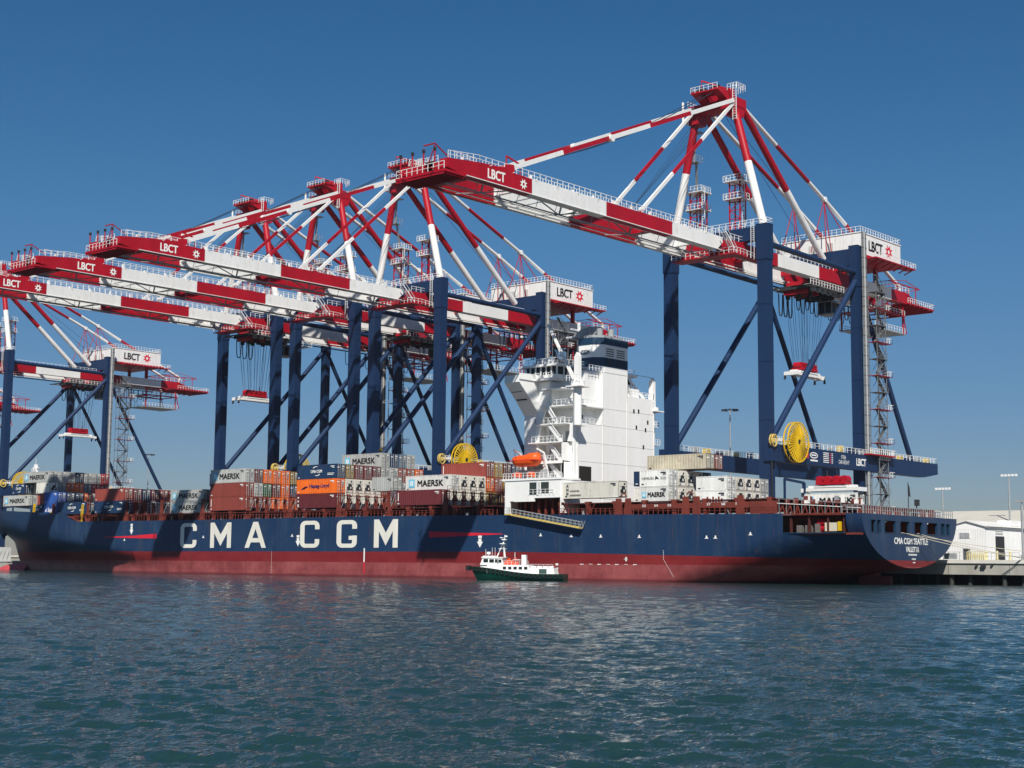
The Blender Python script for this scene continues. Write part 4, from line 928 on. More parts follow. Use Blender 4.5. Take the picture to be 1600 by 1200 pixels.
m.box(-180.2,-173.4,YP+3.2,YP+3.4,18.1,19.8,2)
SB(m, 'davit', [SHIPW, DARK, GREY])
for k, x in enumerate((-179.2,-175.9)):
    m = MB(); m.tube((x,YP+1.0,18.7),(x+1.3,YP+1.0,18.7),.55,0,12); m.box(x-.1,x+1.4,YP+.5,YP+1.5,18.05,18.3,1); m.box(x+.35,x+.5,YP+.43,YP+1.57,18.1,19.3,1)
    o_ = m.build('life_raft', [ORANGE, GREY], None, (x,YP+1,18.05)); o_.location = (x,YP+1,18.05)
    tag(o_, ('orange life raft at the deck edge below the left end of the lifeboat','orange life raft on the deck below the right end of the lifeboat')[k], 'life raft', 'life rafts below the lifeboat')

# ---------------------------------------------------------------- containers
CC = dict(G=('grey',(0.42,0.43,0.41)), W=('white',(0.76,0.76,0.72)), B=('dark blue',(0.012,0.04,0.10)), b=('bright blue',(0.03,0.10,0.36)), O=('orange',(0.75,0.14,0.015)),
   N=('brick red',(0.26,0.055,0.042)), M=('maroon',(0.13,0.025,0.03)), Y=('olive yellow',(0.33,0.22,0.06)), R=('bright red',(0.42,0.025,0.03)), L=('slate blue',(0.09,0.14,0.20)), T=('rust streaked beige',(0.55,0.50,0.38)), E=('dark green',(0.02,0.12,0.06)), r=('white refrigerated',(0.70,0.68,0.60)))
CMAT = {k: mat('container_'+v[0].replace(' ', '_'), v[1],   .55, .20, .5, RUST if k != 'T' else (0.30,0.14,0.05), .75 if k != 'T' else .95, streak=(k != 'T'), rnd=.16) for k, v in CC.items()}
DOORB = mat('door_bar_steel', (0.38,0.38,0.37), .5, .2)
_cm = {}
def cont_mesh(L, H, k):
    key = (L, H, k)
    if key in _cm: return _cm[key]
    w = 2.44; m = MB(); m.box(0, L, .03, w-.03, .03, H-.03, 0)
    for x in (0, L-.16):
        for y in (0, w-.14): m.box(x, x+.16, y, y+.14, 0, H, 0)
    for z in (0, H-.14):
        for y in (0, w-.1): m.box(.16, L-.16, y, y+.1, z, z+.14, 0)
        for x in (0, L-.1): m.box(x, x+.1, .14, w-.14, z, z+.14, 0)
    if k not in 'rW':
        n = int((L-.4)/.56)
        for sy in (-1,):
            for i in range(n):
                x = .22+i*(L-.44)/n; d = (L-.44)/n; m.add([(x,.02,.14),(x+d*.2,-.02,.14),(x+d*.5,-.02,.14),(x+d*.7,.02,.14),(x,.02,H-.14),(x+d*.2,-.02,H-.14),(x+d*.5,-.02,H-.14),(x+d*.7,.02,H-.14)], [(0,1,5,4),(1,2,6,5),(2,3,7,6)], 0)
    body = m
    d = MB()
    if k in 'r':
        d.box(L, L+.05, .18, w-.18, .2, H-.2, 0); d.disc((L+.07,w*.52,1.5), .52, 'x', 14, .06, 1); d.box(L+.05,L+.1,.45,w-.45,.75,1.35,1); d.disc((L+.07,w*.66,H-.5), .2, 'x', 10, .06, 1); d.box(L+.05,L+.1,.35,.9,.3,.7,2); d.box(L+.05,L+.12,1.25,1.6,.95,1.35,0); d.box(L+.05,L+.1,.3,w-.3,H-.95,H-.9,2)
    else:
        for i in range(4): y = .42+i*.53; d.bar((L+.07,y,.12),(L+.07,y,H-.12),.07,.07,2)
        for z in (.5,1.2,H-1.0,H-.4): d.box(L, L+.05, .2, w-.2, z, z+.05, 0)
        d.box(L, L+.06, w/2-.03, w/2+.03, .14, H-.14, 3); d.box(L,L+.09,1.45,1.95,H-1.15,H-.8,2); d.box(L,L+.09,1.5,1.9,H-1.5,H-1.35,2); d.box(L,L+.10,1.5,2.15,H-.62,H-.5,4); d.box(L,L+.10,1.55,2.05,H-.45,H-.36,4); d.box(L,L+.1,.3,.7,H-.8,H-.6,4)
    d.box(L-1.7,L-.6,-.05,-.03,H-.55,H-.38,4 if k not in 'GWrT' else 1); d.box(L-1.2,L-.6,-.05,-.03,H-.8,H-.68,4 if k not in 'GWrT' else 1); d.box(.4,.9,-.05,-.03,.3,.45,4 if k not in 'GWrT' else 1)
    mb_, md = [], []
    for q, nm, mats in ((body,'shipping_container',[CMAT[k]]),(d,'door',[CMAT[k],DARK,DOORB if k not in 'GWT' else GREY,DARK,LETW])):
        me = bpy.data.meshes.new(nm); me.from_pydata(q.v, [], q.f)
        for x in mats: me.materials.append(x)
        me.polygons.foreach_set('material_index', q.m); me.validate(); me.update(); mb_.append(me)
    _cm[key] = mb_; return mb_
ORD = ['first','second','third','fourth','fifth','sixth','seventh','eighth','ninth','tenth','eleventh','twelfth','thirteenth']
TIER = ['bottom','second','third','fourth']
BAY = []
def container(x, y, z, L, H, k, label, group, logo=None):
    me, md = cont_mesh(L, H, k)
    ob = bpy.data.objects.new('shipping_container', me); COL.objects.link(ob); ob.location = (x, y, z)
    d = bpy.data.objects.new('door', md); COL.objects.link(d); d.parent = ob
    ft = {'r': 'refrigerated end with dark fan'}.get(k, 'door bars')
    tag(ob, label, 'container', group)
    if logo:
        q = MB(); s = L/12.19; kind = logo
        if kind == 'MAERSK':
            mm = [BLACK if k in 'GW' else LETW, LOGOB, LETW]; a = (.9,.0,H*.22) ; e = H*.55
            q.box(a[0], a[0]+e, -.05, -.045, a[2], a[2]+e, 1); star(q, (a[0]+e/2,-.06,a[2]+e/2), e*.42, (1,0,0), (0,0,1), 2, 7); text(q, 'MAERSK', (3.3,-.06,H*.27), (1,0,0), (0,0,1), 7.0, H*.42, 0, .012)
            if L < 8: q = MB(); q.box(.5,1.4,-.05,-.045,.9,1.8,1); star(q,(.95,-.06,1.35),.4,(1,0,0),(0,0,1),2,7); text(q,'MAERSK',(1.7,-.06,1.0),(1,0,0),(0,0,1),3.6,.8,0,.03)
        elif kind == 'CMA CGM':
            mm = [LETW]; c_ = L*.5; text(q, 'CMA CGM', (c_-1.75*min(1,s*1.4),-.06,H*.42), (1,0,0), (0,0,1), 3.5*min(1,s*1.4), .62, 0, .015)
            for sgn_ in (1,-1):
                for i in range(5):
                    t0, t1 = .9+i*.28, .9+(i+1)*.28; f_ = lambda t_, r_: (c_+sgn_*(.2-math.cos(t_)*1.25)*-1*sgn_*sgn_, -.06, H*.54+sgn_*math.sin(t_)*r_)
                    wv = .05+.05*i; q.add([f_(t0,1.0),f_(t1,1.0),f_(t1,1.0-wv),f_(t0,1.0-wv+.03)], [(0,1,2,3)])
            if L > 8: q.box(L*.78,L*.95,-.055,-.05,H*.34,H*.38); q.box(L*.78,L*.93,-.055,-.05,H*.25,H*.29)
        elif kind == 'Hapag-Lloyd':
            mm = [mat('hapag_blue', (0.01,0.02,0.12), .5)]; text(q, 'Hapag-Lloyd', (L*.33,-.06,H*.32), (1,0,0), (0,0,1), L*.50, H*.34, 0, .02)
            for i in range(4): q.prism([(L*.13+i*.3,H*.28+.1*i),(L*.13+i*.3+1.0,H*.35+.1*i),(L*.13+i*.3+1.0,H*.42+.12*i),(L*.13+i*.3,H*.36+.12*i)], 'y', -.065, -.06)
        elif kind == 'HAMBURG SUD':
            mm = [BLACK]; text(q, 'HAMBURG', (.5,-.06,1.15), (1,0,0), (0,0,1), 2.5, .42, 0, .0); text(q, 'S\u00dcD', (4.4,-.06,1.15), (1,0,0), (0,0,1), 1.1, .48, 0, 0); q.add([(3.2,-.06,1.0),(3.35,-.06,1.75),(4.1,-.06,1.2),(3.5,-.06,1.3)], [(0,1,2,3)])
        elif kind == 'AMP':
            mm = [DARK]
            for i, ch in enumerate('AMP'): text(q, ch, (.7,-.06,1.95-i*.75), (1,0,0), (0,0,1), .5, .55, 0, .02)
            [q.box(1.6+i*.3,1.8+i*.3,-.06,-.05,1.2+.0*i,1.42) for i in range(7)]; [q.box(1.6+i*.3,1.82+i*.3,-.06,-.05,.45,.68) for i in range(8)]
        elif kind == 'SEA':
            mm = [LETW, YELLOW]; text(q, 'Sea', (1.9,-.06,.7), (1,0,0), (0,0,1), 2.0, 1.1, 0, .04); q.add([(.6,-.06,.8),(1.4,-.06,.8),(1.3,-.06,1.6)], [(0,1,2)]); q.box(2.9,4.0,-.06,-.055,.45,.6,1)
        elif kind == 'STRIPE':
            mm = [LETW]; q.box(.5,.68,-.05,-.04,H*.3,H*.85)
        elif kind == 'DOTS':
            mm = [LETW]
            for i in range(3): q.box(.45,.8,-.05,-.04,.55+i*.75,.85+i*.75)
        q.build('lettering', mm, ob)
    return ob
def bay(name, x, z0, H, tiers, L=12.19, y0=203.3, logos={}):
    """tiers: list bottom-up of strings of colour codes by row from the water side; '.' = empty"""
    grp = 'containers in the ' + name; last = len(tiers)-1
    for ti, rows in enumerate(tiers):
        for ri, k in enumerate(rows):
            if k == '.': continue
            lg = logos.get((ti, ri))
            txt = {'MAERSK': 'star logo ', 'CMA CGM': 'white arc logo ', 'Hapag-Lloyd': 'blue lettered ', 'HAMBURG SUD': 'dark flag logo ', 'SEA': 'white lettered '}.get(lg, '')
            tn = 'only' if last == 0 else ('top' if ti == last else TIER[ti])
            lab = '%s%s container, %s row, %s tier, %s' % (txt, CC[k][0], ORD[ri], tn, name)
            container(x, y0+ri*2.5, z0+ti*(H+.03), L, H, k, lab, grp, lg)
random.seed(11)
bay('stack nearest the white tower', -209.9, 13.85, 2.92, ['MrrrrYYMGN','.WrrrONYRN','.....NYMBG'], logos={(1,1):'MAERSK',(0,0):'STRIPE',(2,5):'STRIPE'})
# row 1 of second tier is the white reefer lettered MAERSK
bay('stack above the last hull letters', -239.7, 13.85, 2.95, ['MrrrrNLGWW','OrrrrNLGGW','BYMMMGGNNO','.....GBLG.'], logos={(1,0):'Hapag-Lloyd',(2,0):'CMA CGM',(3,5):'MAERSK',(0,0):'DOTS'})
bay('stack above the third hull letter', -269.0, 13.85, 2.98, ['NMNOOO','NGEMOB','GMOOOY'], logos={(2,0):'MAERSK',(0,0):'STRIPE'})
bay('low stack above the first hull letter', -283.6, 13.5, 2.6, ['GGNMMN','GGMNMN'], logos={(0,0):'MAERSK',(1,0):'MAERSK'})
bay('stack above the red bow wedge', -314.1, 13.95, 2.92, ['BNMWrWrMN','NMBMNMNMN'], logos={(0,0):'CMA CGM'})
bay('low stack at the forecastle step', -330.0, 14.0, 2.92, ['BLWGN'], logos={(0,0):'CMA CGM'})
bay('short stack on the bow bulwark', -336.6, 14.0, 2.8, ['bB','bBBOWN'], L=6.06, logos={(0,0):'SEA'})
bay('short box nearest the bow', -343.0, 13.9, 2.7, ['B'], L=6.06, logos={(0,0):'CMA CGM'})
bay('highest bow stack', -347.2, 16.7, 2.75, ['.NGLG','.GOOLRN','GGGBGGR'], y0=203.4, logos={(2,0):'MAERSK'})
bay('short box under the highest bow stack', -340.7, 19.48, 2.72, ['r'], L=6.06, y0=203.4)
bay('short box behind the yellow reel', -352.2, 19.48, 2.72, ['B'], L=6.06, y0=203.4, logos={(0,0):'CMA CGM'})
bay('foremost stack over the bow', -356.2, 16.5, 2.7, ['GGN'], logos={(0,0):'MAERSK'})
bay('short box in the gap amidships', -216.9, 16.8, 2.8, ['G'], L=6.06)
for i, (x, y, z, L, H, k, lab, lg) in enumerate((
  (-167.6,203.2,14.25,12.19,2.85,'r','ribbed white container with small dark letters beside the white deck house','AMP'),
  (-153.0,208.2,18.95,12.19,2.55,'T','rust streaked beige container lying on top of the white aft stack',None),
  (-153.0,210.7,18.95,12.19,2.55,'N','brown container end directly behind the rusty beige container on top',None),
  (-155.9,208.2,16.35,6.06,2.55,'B','short dark blue container between the white tower and the white aft stack',None),
  (-155.9,208.2,13.6,6.06,2.55,'W','short white container underneath the short dark blue one by the tower',None))):
    container(x, y, z, L, H, k, lab, 'single containers beside the tower', lg)
bay('white stack aft of the tower', -151.0, 13.15, 2.75, ['WrrrG','WrrrL'], L=6.06, logos={(0,0):'MAERSK',(1,0):'HAMBURG SUD'})
bay('rearmost white stack by the crane leg', -139.5, 12.6, 2.3, ['WrrrG','WrrrG'], L=6.06)

# ---------------------------------------------------------------- pilot boat
pbx = thing('pilot_boat', (-172.2, 184.9, 0), 'small green and white harbour boat with tyre fenders beside the big hull', 'boat', None, R(27))
pbx.scale = (.81, .82, .84)
def PB(mb, n, mats, parent=None): return mb.build(n, mats, parent or pbx)
m = MB(); rows = []; LB = 19.8
for i in range(25):
    u = i/24; x = -.6*(1-u)+LB*u; w_ = 2.6*(1-(1-min(1,u/.42))**2.1)*(1-.08*smooth((u-.7)/.3)); sh = 2.75-1.35*smooth(u/.75)
    xx = lambda z_: x+ (1.6*(1-z_/2.75))*(1-smooth(u/.25))
    rows.append([(xx(z), s*w_*f, z) for s, z, f in ((-1,sh,1),(-1,sh*.75,.99),(-1,sh*.45,.93),(-1,.1,.8),(-1,-.6,.5),(1,-.6,.5),(1,.1,.8),(1,sh*.45,.93),(1,sh*.75,.99),(1,sh,1))])
m.grid(rows, 0, True); e = rows[-1]; m.add(e, [tuple(range(len(e)))], 0)
dkk = [[(r_[0][0], r_[0][1], r_[0][2]-.15),(r_[-1][0], r_[-1][1], r_[-1][2]-.15)] for r_ in rows]; m.grid(dkk, 1, False)
bh = PB(m, 'hull', [GREEN, LGREY])
for i in range(20):
    u = .03+i*.0495; x = -.6*(1-u)+LB*u; w_ = 2.6*(1-(1-min(1,u/.42))**2.1)*(1-.08*smooth((u-.7)/.3)); sh = 2.75-1.35*smooth(u/.75)
    m = MB()
    for s in (-1,):
        for k in range(10):
            t0, t1 = 2*math.pi*k/10, 2*math.pi*(k+1)/10
            m.tube((x+.27*math.cos(t0)+.3*(1-smooth(u/.25)),s*(w_+.08),sh-.50+.36*math.sin(t0)),(x+.27*math.cos(t1)+.3*(1-smooth(u/.25)),s*(w_+.08),sh-.50+.36*math.sin(t1)),.13,0,6,caps=False)
    PB(m, 'tyre_fender', TYRE)
m = MB(); m.box(-1.3,-.5,-.7,.7,1.9,2.9); PB(m, 'bow_fender', TYRE)
m = MB(); m.prism([(3.6,2.2),(3.6,3.1),(6.6,3.1),(12.4,3.1),(12.6,1.5),(3.6,1.5)], 'y', -1.95, 1.95, 0); m.prism([(1.9,2.5),(2.2,3.1),(3.7,3.1),(3.7,2.2)],'y',-1.3,1.3,0); m.prism([(12.4,1.3),(12.4,2.55),(17.6,2.55),(17.9,1.3)], 'y', -1.9, 1.9, 0)
m.prism([(2.0,3.05),(2.6,4.55),(6.7,4.45),(6.9,3.05)], 'y', -1.6, 1.6, 0); m.box(2.3,7.0,-1.75,1.75,4.45,4.62,0)

for k in range(4): m.tube((12.9+k*1.2,-1.2,2.6),(13.9+k*1.2,-1.2,2.6),.35,0,10)
cb = PB(m, 'cabin', SHIPW)
for x0, x1, z0, z1 in ((2.75,3.75,3.55,4.25),(4.0,5.0,3.5,4.2),(5.2,5.7,3.5,4.2),(6.0,6.6,3.5,4.15)):
    m = MB(); m.box(x0,x1,-1.63,-1.58,z0,z1); PB(m, 'window', GLASS, cb)
for k in range(5): m = MB(); m.box(7.0+k*1.12,7.7+k*1.12,-1.98,-1.93,2.2,2.75) ; PB(m, 'window', GLASS, cb)
m = MB(); m.box(5.75,5.95,-1.64,-1.58,3.1,4.2); m.box(14.6,16.2,-1.94,-1.88,1.45,2.35); PB(m, 'door', mat('boat_door', (0.05,0.09,0.08), .5), cb)
m = MB(); m.bar((5.2,0,4.6),(6.6,0,7.6),.2,.2); m.bar((6.9,-.5,4.6),(6.6,0,7.6),.16,.16); m.bar((6.9,.5,4.6),(6.6,0,7.6),.16,.16); m.bar((5.8,-.9,6.3),(6.9,.9,6.3),.12,.12); m.bar((6.6,0,7.4),(6.9,0,9.0),.12,.12)
m.box(6.0,7.0,-.9,.9,7.2,7.35); m.box(6.3,7.2,-.5,.5,8.0,8.2); m.box(6.8,7.4,-.2,.2,8.6,8.9); m.box(5.9,6.5,-.5,.5,8.4,8.55)
for x in (3.0,4.4,5.0): m.tube((x,-.8,4.6),(x,-.8,6.2+.3*(x > 4)),.04,0,5)
m.disc((3.4,0,5.4),.45,'z',12,.5); m.tube((3.4,0,4.6),(3.4,0,5.2),.1,0,6); m.box(2.4,5,-.9,.9,4.62,4.85)
PB(m, 'mast', RAILW)
m = MB()
for k in range(7): m.tube((7.2+k*.42,-.6+.2*(k % 2),3.1),(7.2+k*.42,-.6,3.9+.25*(k % 3)),.26,0,8)
PB(m, 'rescue_gear', mat('rescue_orange', (0.8,0.09,0.03), .5))
m = MB(); m.box(10.6,11.5,-.6,.6,3.1,5.1,0); m.tube((9.2,-.6,3.1),(9.2,-.6,5.6),.06,0,6); m.rail([(7,-1.8,3.1),(12.3,-1.8,3.1)],.8,.9,.035,0); m.rail([(12.5,-1.8,2.55),(17.4,-1.8,2.55)],.7,1,.03,0)
m.box(8.9,10.4,-1.2,1.2,4.1,4.2,0)
PB(m, 'deck_gear', RAILW)
#@@QUAY
# ---------------------------------------------------------------- wharf
QY = 236.2
m = MB(); m.add([(-1450,QY+.02,4.0),(850,QY+.02,4.0),(850,1450,4.0),(-1450,1450,4.0)], [(0,1,2,3)]); o_ = m.build('wharf_ground', ASPH); tag(o_, None, None, kind='structure')
m = MB(); m.box(-700,140,QY,QY+1.5,1.7,3.55,0); m.box(-700,140,QY-.25,QY+1.3,3.55,4.12,1)
for k in range(60): x = -500+k*10.5; m.box(x,x+.05,QY-.02,QY,1.75,3.5,2)
o_ = m.build('wharf_edge', [CONC, CONCL, DARK]); tag(o_, None, None, kind='structure')
m = MB(); m.box(-700,140,QY+9,QY+9.5,-3,3.9,0); o_ = m.build('wharf_back_wall', mat('dark_concrete',(0.05,0.05,0.045),.9)); tag(o_, None, None, kind='structure')
PILE = mat('pile_concrete', (0.045,0.048,0.042), .85, .25, .8)
pile0 = None
px_ = [-120.5+k*3.05 for k in range(14)]+[-394+k*6 for k in range(7)]
for i, x in enumerate(px_):
    if pile0 is None:
        m = MB(); m.tube((0,0,-3),(0,0,1.75),.38,0,10); pile0 = m.build('wharf_pile', PILE); p = pile0
    else: p = pile0.copy(); COL.objects.link(p)
    p.location = (x, QY+.9+(i % 3)*.5, 0)
    tag(p, 'dark concrete pile standing in the water under the wharf edge', 'pile', 'piles under the wharf edge')
# kerb fittings
m = MB(); m.box(-105.6,-104.9,QY-.5,QY-.02,2.85,3.5); m.box(-106.6,-106.3,QY-.4,QY-.02,3.0,3.4); m.box(-103.9,-103.6,QY-.4,QY-.02,3.2,3.5)
o_ = m.build('quay_fender_bracket', DARK); tag(o_, 'black bracket on the concrete wharf face below the white shed', 'bracket')
# white shed
sh = thing('white_shed', (-110.8,250,4.0), 'white gabled shed with dark doorway behind the stern of the ship', 'shed')
SHO = (-110.8,250,4.0)
m = MB(); m.prism([(-119.5,4),(-110.8,4),(-110.8,9.9),(-114.4,10.9),(-119.5,9.6)], 'y', 250, 295, 0)
for k in range(28): m.box(-119.3+k*.31,-119.26+k*.31,249.97,250,4.1,9.6,1)
for k in range(60): m.box(-110.8,-110.77,250.3+k*.6,250.34+k*.6,4.1,9.8,0)
w = m.build('wall', [mat('shed_white', (0.80,0.80,0.78), .6, .06, .3), LGREY], sh, SHO)
m = MB(); m.prism([(-119.7,9.6),(-114.4,10.95),(-110.5,9.88),(-110.5,10.06),(-114.4,11.15),(-119.7,9.8)], 'y', 249.7, 295.3, 0); m.box(-110.78,-110.5,249.7,295.3,9.78,10.0,1); rf = m.build('roof', [mat('shed_roof',(0.68,0.67,0.63),.6), GREY], sh, SHO)
m = MB(); m.box(-114,-111.5,262,268,10.4,11.4); m.build('roof_vent', SHIPW, rf, SHO)
m = MB(); m.box(-115.7,-113.9,249.9,249.98,8.0,8.95); m.box(-115.8,-113.8,249.93,249.99,7.95,9.0,1); m.build('window', [GREY, SHIPW], sh, SHO)
m = MB(); m.box(-110.74,-110.68,253.6,257.2,4.1,8.4); m.build('doorway', mat('shed_doorway',(0.02,0.022,0.025),.6), sh, SHO)
m = MB()
for k in range(8): m.box(-110.72,-110.68,253.7+k*.38,253.95+k*.38,9.3,9.55); m.box(-110.72,-110.68,253.7+k*.38,253.98+k*.38,8.8,9.05)
m.build('faded_sign', LGREY, sh, SHO)
wa = thing('warehouse', (-120,310,4), 'long beige roofed warehouse far behind the white shed', 'warehouse')
m = MB(); m.prism([(298,4),(298,11.8),(312,14.9),(340,14.9),(340,4)], 'x', -152, -60, 0); m.build('wall', mat('beige_metal',(0.55,0.52,0.44),.7,.08,.2), wa, (-120,310,4))
m = MB(); m.prism([(297.6,11.8),(312,15.05),(340,15.05),(340,15.2),(312,15.25),(297.4,12.0)], 'x', -152.4, -59.5, 0); m.build('roof', mat('beige_roof',(0.50,0.48,0.42),.7,.08,.2), wa, (-120,310,4))
gw = thing('gabled_shed', (-104,275,4), 'white gabled roof with dark brown verge at the right picture edge behind the lamp post', 'shed')
m = MB(); m.prism([(-122,4),(-104,4),(-104,10.2),(-113,14.2),(-122,10.2)], 'y', 282, 300, 0); m.build('wall', SHIPW, gw, (-104,275,4))
gw.location = (-90.5,272,4)
m = MB(); m.bar((-122.4,281.8,10.1),(-113,281.8,14.4),.3,.4); m.bar((-103.6,281.8,10.1),(-113,281.8,14.4),.3,.4); m.build('roof_verge', mat('brown_trim',(0.16,0.07,0.05),.6), gw, (-104,275,4))
# yard furniture
def lamp_mast(x, y, h, label, kind=0):
    o_ = thing('light_mast', (x,y,4), label, 'light mast'); m = MB(); m.tube((0,0,0),(0,0,h),.28,0,8,.14); m.build('pole', GREY, o_)
    m = MB()
    if kind == 0:
        for k in range(5): m.box(-1.6+k*.75,-1.2+k*.75,-.2,.2,h-.2,h+.25)
        m.bar((-1.7,0,h-.1),(1.9,0,h-.1),.1,.1)
    else:
        for k in range(12): a = 2*math.pi*k/12; m.bar((1.6*math.cos(a),1.6*math.sin(a),h-.2),(2.1*math.cos(a),2.1*math.sin(a),h-.2),.4,.3)
        for k in range(12): a = 2*math.pi*k/12; b2 = 2*math.pi*(k+1)/12; m.bar((1.6*math.cos(a),1.6*math.sin(a),h-.1),(1.6*math.cos(b2),1.6*math.sin(b2),h-.1),.12,.12)
        m.bar((-2,0,h),(2,0,h),.1,.1)
    m.build('lamp_head', RAILW if kind == 0 else DARK, o_); return o_
lamp_mast(-142.5,300,15.6,'white floodlight pole rising behind the stern rail')
lamp_mast(-127.8,300,18,'taller white floodlight pole over the beige warehouse')
lamp_mast(-196,300,36,'high mast with round lamp ring between the tower and the near crane leg',1)
lamp_mast(-431.8,300,35.2,'thin dark high mast behind the bow containers',1)
o_ = thing('light_mast', (-99.4,238.2,4.1), 'grey lamp post on the wharf edge at the right border', 'lamp post'); m = MB(); m.tube((0,0,0),(0,0,8.8),.22,0,10); m.box(-.35,.35,-.3,.3,0,.9,0); m.box(.3,.8,-.3,.3,4.7,5.1,1); m.build('pole', [GREY, DARK], o_)
m = MB(); m.bar((-1.2,0,9.6),(1.2,0,9.6),.5,.35); m.tube((0,0,8.8),(0,0,9.6),.1,0,6); m.build('lamp_head', GREY, o_)
bol = None
for i, (x, y, h) in enumerate(((-105.3,QY+1.2,1.5),(-104.3,QY+3,1.3),(-103.6,QY+1.6,1.6),(-101.8,QY+2.4,1.5))):
    if bol is None:
        m = MB(); m.tube((0,0,0),(0,0,1.35),.16,0,10); m.tube((0,0,1.35),(0,0,1.5),.16,0,10,.03); m.tube((0,0,0),(0,0,.08),.3,0,10); bol = m.build('bollard', PYEL); p = bol
    else: p = bol.copy(); COL.objects.link(p)
    p.location = (x, y, 4.13); tag(p, ('pale yellow bollard left of the dark shed doorway','pale yellow bollard standing back in front of the dark shed doorway','pale yellow bollard right in front of the shed doorway','pale yellow bollard nearest the grey lamp post')[i], 'bollard', 'yellow bollards on the wharf')
f_ = thing('railing_fence', (-110,QY+.6,4.12), 'low chain link fence with yellow panels along the wharf edge', 'fence')
m = MB(); m.rail([(-2.6,0,0),(2.2,0,0)],1.3,.9,.035,0); m.box(-2.5,-.2,.02,.05,.1,1.1,0); m.build('fence_panel', GREY, f_)
m = MB(); m.rail([(1.6,0,0),(4.6,0,0)],1.35,.4,.06,0); m.rail([(1.6,.5,.0),(4.6,.5,0)],1.0,.4,.05,0); m.build('barrier', PYEL, f_)
m = MB(); m.rail([(4.6,0,0),(10.5,0,0)],1.2,1.1,.03,0); m.build('wire', GREY, f_)
o_ = thing('switch_cabinet', (-109.2,QY+2.2,4.05), 'dark grey cabinet on the wharf next to the fence', 'cabinet'); m = MB(); m.box(-.5,.5,-.3,.3,0,1.9,0); m.box(-.42,.42,-.34,-.3,.15,1.75,1); m.box(-.6,.6,-.4,.4,1.9,1.98,0); m.build('casing', [GREY, DARK], o_)
# mooring lines
def sagline(p, q, s, r): 
    m = MB(); p = Vector(p); q = Vector(q); P_ = [p.lerp(q, i/20)-Vector((0,0,s*math.sin(math.pi*i/20))) for i in range(21)]; m.path(P_, r, 0, 6); return m
for p, q, s, lab in (((-109.4,215.5,8.15),(-96,238.0,5.2),.25,'upper pale mooring line from the stern opening to the wharf'),((-109.4,216.5,8.1),(-98.0,237.2,4.3),.35,'lower mooring line from the stern opening down to the lamp post foot'),((-109.4,221,8.15),(-97.6,237.0,4.3),.3,'grey mooring line close above the lowest stern line')):
    o_ = sagline(p, q, s, .05).build('mooring_line', ROPEW); tag(o_, lab, 'rope', 'stern mooring lines')
# truck chassis box held behind the poop
container(-146.2, 249, 13.9, 11.4, 2.6, 'W', 'white container with dark lettering behind the poop rails under a red lifting head', 'containers on the wharf', 'MAERSK')
s = clone(sp0)
for ch in list(s.children):
    if ch.name.startswith('hoist_rope'): bpy.data.objects.remove(ch)
s.location = (-140.6,250.2,16.85); s.rotation_euler = (0,0,R(90)); s['label'] = 'spreader with bright red head block clamped on the white container behind the poop'
for z in (4.1,6.6,9.1,11.6):
    container(-146.5, 249, z, 12.19, 2.45, 'N' if z < 8 else 'B', {4.1:'brick red container at ground level behind the ship stern',6.6:'brick red container second from the ground behind the ship stern',9.1:'dark blue container third from the ground behind the ship stern',11.6:'dark blue container just below the white one behind the stern'}[z], 'containers on the wharf')
# things ahead of the bow on the wharf
random.seed(5)
for i, (x, y, z, k, lab) in enumerate(((-420,246,4.1,'T','tan container on the wharf left of the bow, lowest'),(-420,246,6.8,'T','tan container on the wharf left of the bow, second'),(-420,246,9.5,'B','dark blue container on the wharf left of the bow, third'),(-420,246,12.2,'W','white container on the wharf left of the bow, on top'))):
    container(x, y, z, 12.19, 2.6, k, lab, 'containers on the wharf by the bow')
o_ = thing('work_barge', (-401,229,0), 'grey work float with white frames lying ahead of the red bulbous bow', 'barge')
m = MB(); m.box(-12,9,-3,3,-.6,2.2,0); m.box(-12.2,9.2,-3.2,3.2,2.2,2.5,1); m.build('hull', [CONC, LGREY], o_)
m = MB()
for k in range(9): x = -10+k*2.2; m.bar((x,-2.6,2.5),(x+1.4,-2.6,5.2),.2,.2); m.bar((x,-2.6,2.5),(x,-2.6,4.4),.15,.15)
m.box(-10,2,-1,2,2.5,6.4); m.build('frame', LGREY, o_)

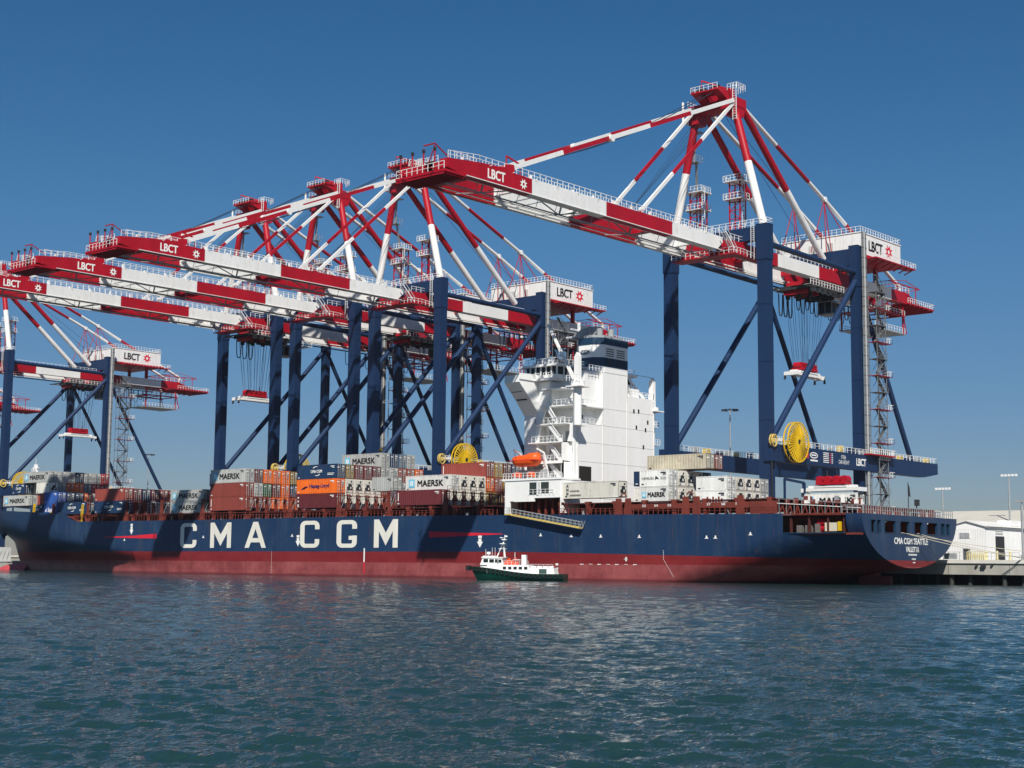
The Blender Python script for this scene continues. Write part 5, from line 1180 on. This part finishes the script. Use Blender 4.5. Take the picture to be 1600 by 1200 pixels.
# ---------------------------------------------------------------- water
def water():
    rng = np.random.RandomState(4)
    rr = [3.0]
    while rr[-1] < 320: rr.append(rr[-1]+max(.05, rr[-1]*.0031) if rr[-1] > 15 else rr[-1]+.6)
    while rr[-1] < 1400: rr.append(rr[-1]*1.06)
    rr = np.array(rr)
    fine = np.arange(-.42, .42, .0011)
    th = np.concatenate([np.linspace(-math.pi, -.46, 60), fine, np.linspace(.46, math.pi, 60)])
    Rg, T = np.meshgrid(rr, th, indexing='ij')
    X = Rg*np.sin(T+YAW); Y = Rg*np.cos(T+YAW); Z = np.zeros_like(X); DX = np.zeros_like(X); DY = np.zeros_like(X)
    cell = np.maximum(np.gradient(rr)[:, None], Rg*.0011)
    base = math.radians(-62)
    for i in range(90):
        lam = .2*(3.2/.2)**(i/89.0)*rng.uniform(.9, 1.1); a = base+rng.normal(0, .62); k = 2*math.pi/lam
        amp = .0066*lam**.9*(1.0 if lam < .9 else .5)*rng.uniform(.6, 1.3)
        fade = np.clip((lam/cell-2.2)/2.5, 0, 1); ph = k*(X*math.cos(a)+Y*math.sin(a))+rng.uniform(0, 6.28)
        Z += amp*fade*np.sin(ph); DX -= .8*amp*fade*math.cos(a)*np.cos(ph)*-1; DY -= .8*amp*fade*math.sin(a)*np.cos(ph)*-1
    edge = (np.abs(T) > .43); Z[edge] = 0; DX[edge] = 0; DY[edge] = 0
    n0, n1 = X.shape; V = np.stack([X+DX, Y+DY, Z], -1).reshape(-1, 3).astype(np.float32)
    i = np.arange(n0-1)[:, None]*n1; j = np.arange(n1-1)[None, :]; q = (i+j)
    F = np.stack([q, q+n1, q+n1+1, q+1], -1).reshape(-1, 4).astype(np.int32)
    me = bpy.data.meshes.new('harbour_water'); me.vertices.add(len(V)); me.vertices.foreach_set('co', V.ravel())
    me.loops.add(F.size); me.loops.foreach_set('vertex_index', F.ravel()); me.polygons.add(len(F))
    me.polygons.foreach_set('loop_start', np.arange(0, F.size, 4, dtype=np.int32)); me.polygons.foreach_set('loop_total', np.full(len(F), 4, np.int32))
    me.polygons.foreach_set('use_smooth', np.ones(len(F), bool)); me.update(calc_edges=True)
    ob = bpy.data.objects.new('harbour_water', me); COL.objects.link(ob); tag(ob, None, None, kind='structure')
    wm = bpy.data.materials.new('harbour_water'); wm.use_nodes = True; t = wm.node_tree; p = t.nodes['Principled BSDF']
    p.inputs['Base Color'].default_value = (0.012, 0.036, 0.037, 1); p.inputs['Roughness'].default_value = .035; p.inputs['IOR'].default_value = 1.33
    tc = nd(t, 'ShaderNodeNewGeometry'); last = None
    for sc, dist, st, rot_ in ((.5,.16,.7,.2),(1.8,.09,.9,0),(5,.07,1.0,.5),(15,.03,1.0,1.0)):
        mp = nd(t, 'ShaderNodeMapping'); mp.inputs['Rotation'].default_value = (0,0,R(62)+rot_*.3); mp.inputs['Scale'].default_value = (1.0,.5,1)
        n = nd(t, 'ShaderNodeTexNoise'); n.inputs['Scale'].default_value = sc; n.inputs['Detail'].default_value = 2; n.inputs['Roughness'].default_value = .5; n.inputs['Distortion'].default_value = .3
        bu = nd(t, 'ShaderNodeBump'); bu.inputs['Strength'].default_value = st; bu.inputs['Distance'].default_value = dist
        t.links.new(tc.outputs['Position'], mp.inputs[0]); t.links.new(mp.outputs[0], n.inputs['Vector']); t.links.new(n.outputs['Fac'], bu.inputs['Height'])
        if last: t.links.new(last, bu.inputs['Normal'])
        last = bu.outputs[0]
    t.links.new(last, p.inputs['Normal']); me.materials.append(wm)
water()

# thin coastal haze round the whole scene, camera included
m = MB(); m.box(-1500, 900, -600, 1500, -4.0, 104, 0)
hz = bpy.data.materials.new('thin_haze'); hz.use_nodes = True; t = hz.node_tree; t.nodes.clear()
o_ = t.nodes.new('ShaderNodeOutputMaterial'); v = t.nodes.new('ShaderNodeVolumePrincipled'); t.links.new(v.outputs[0], o_.inputs['Volume'])
v.inputs['Density'].default_value = 0.00005; v.inputs['Color'].default_value = (0.80, 0.88, 1.0, 1); v.inputs['Anisotropy'].default_value = 0.2
ho = m.build('haze', hz); tag(ho, None, None, kind='stuff')
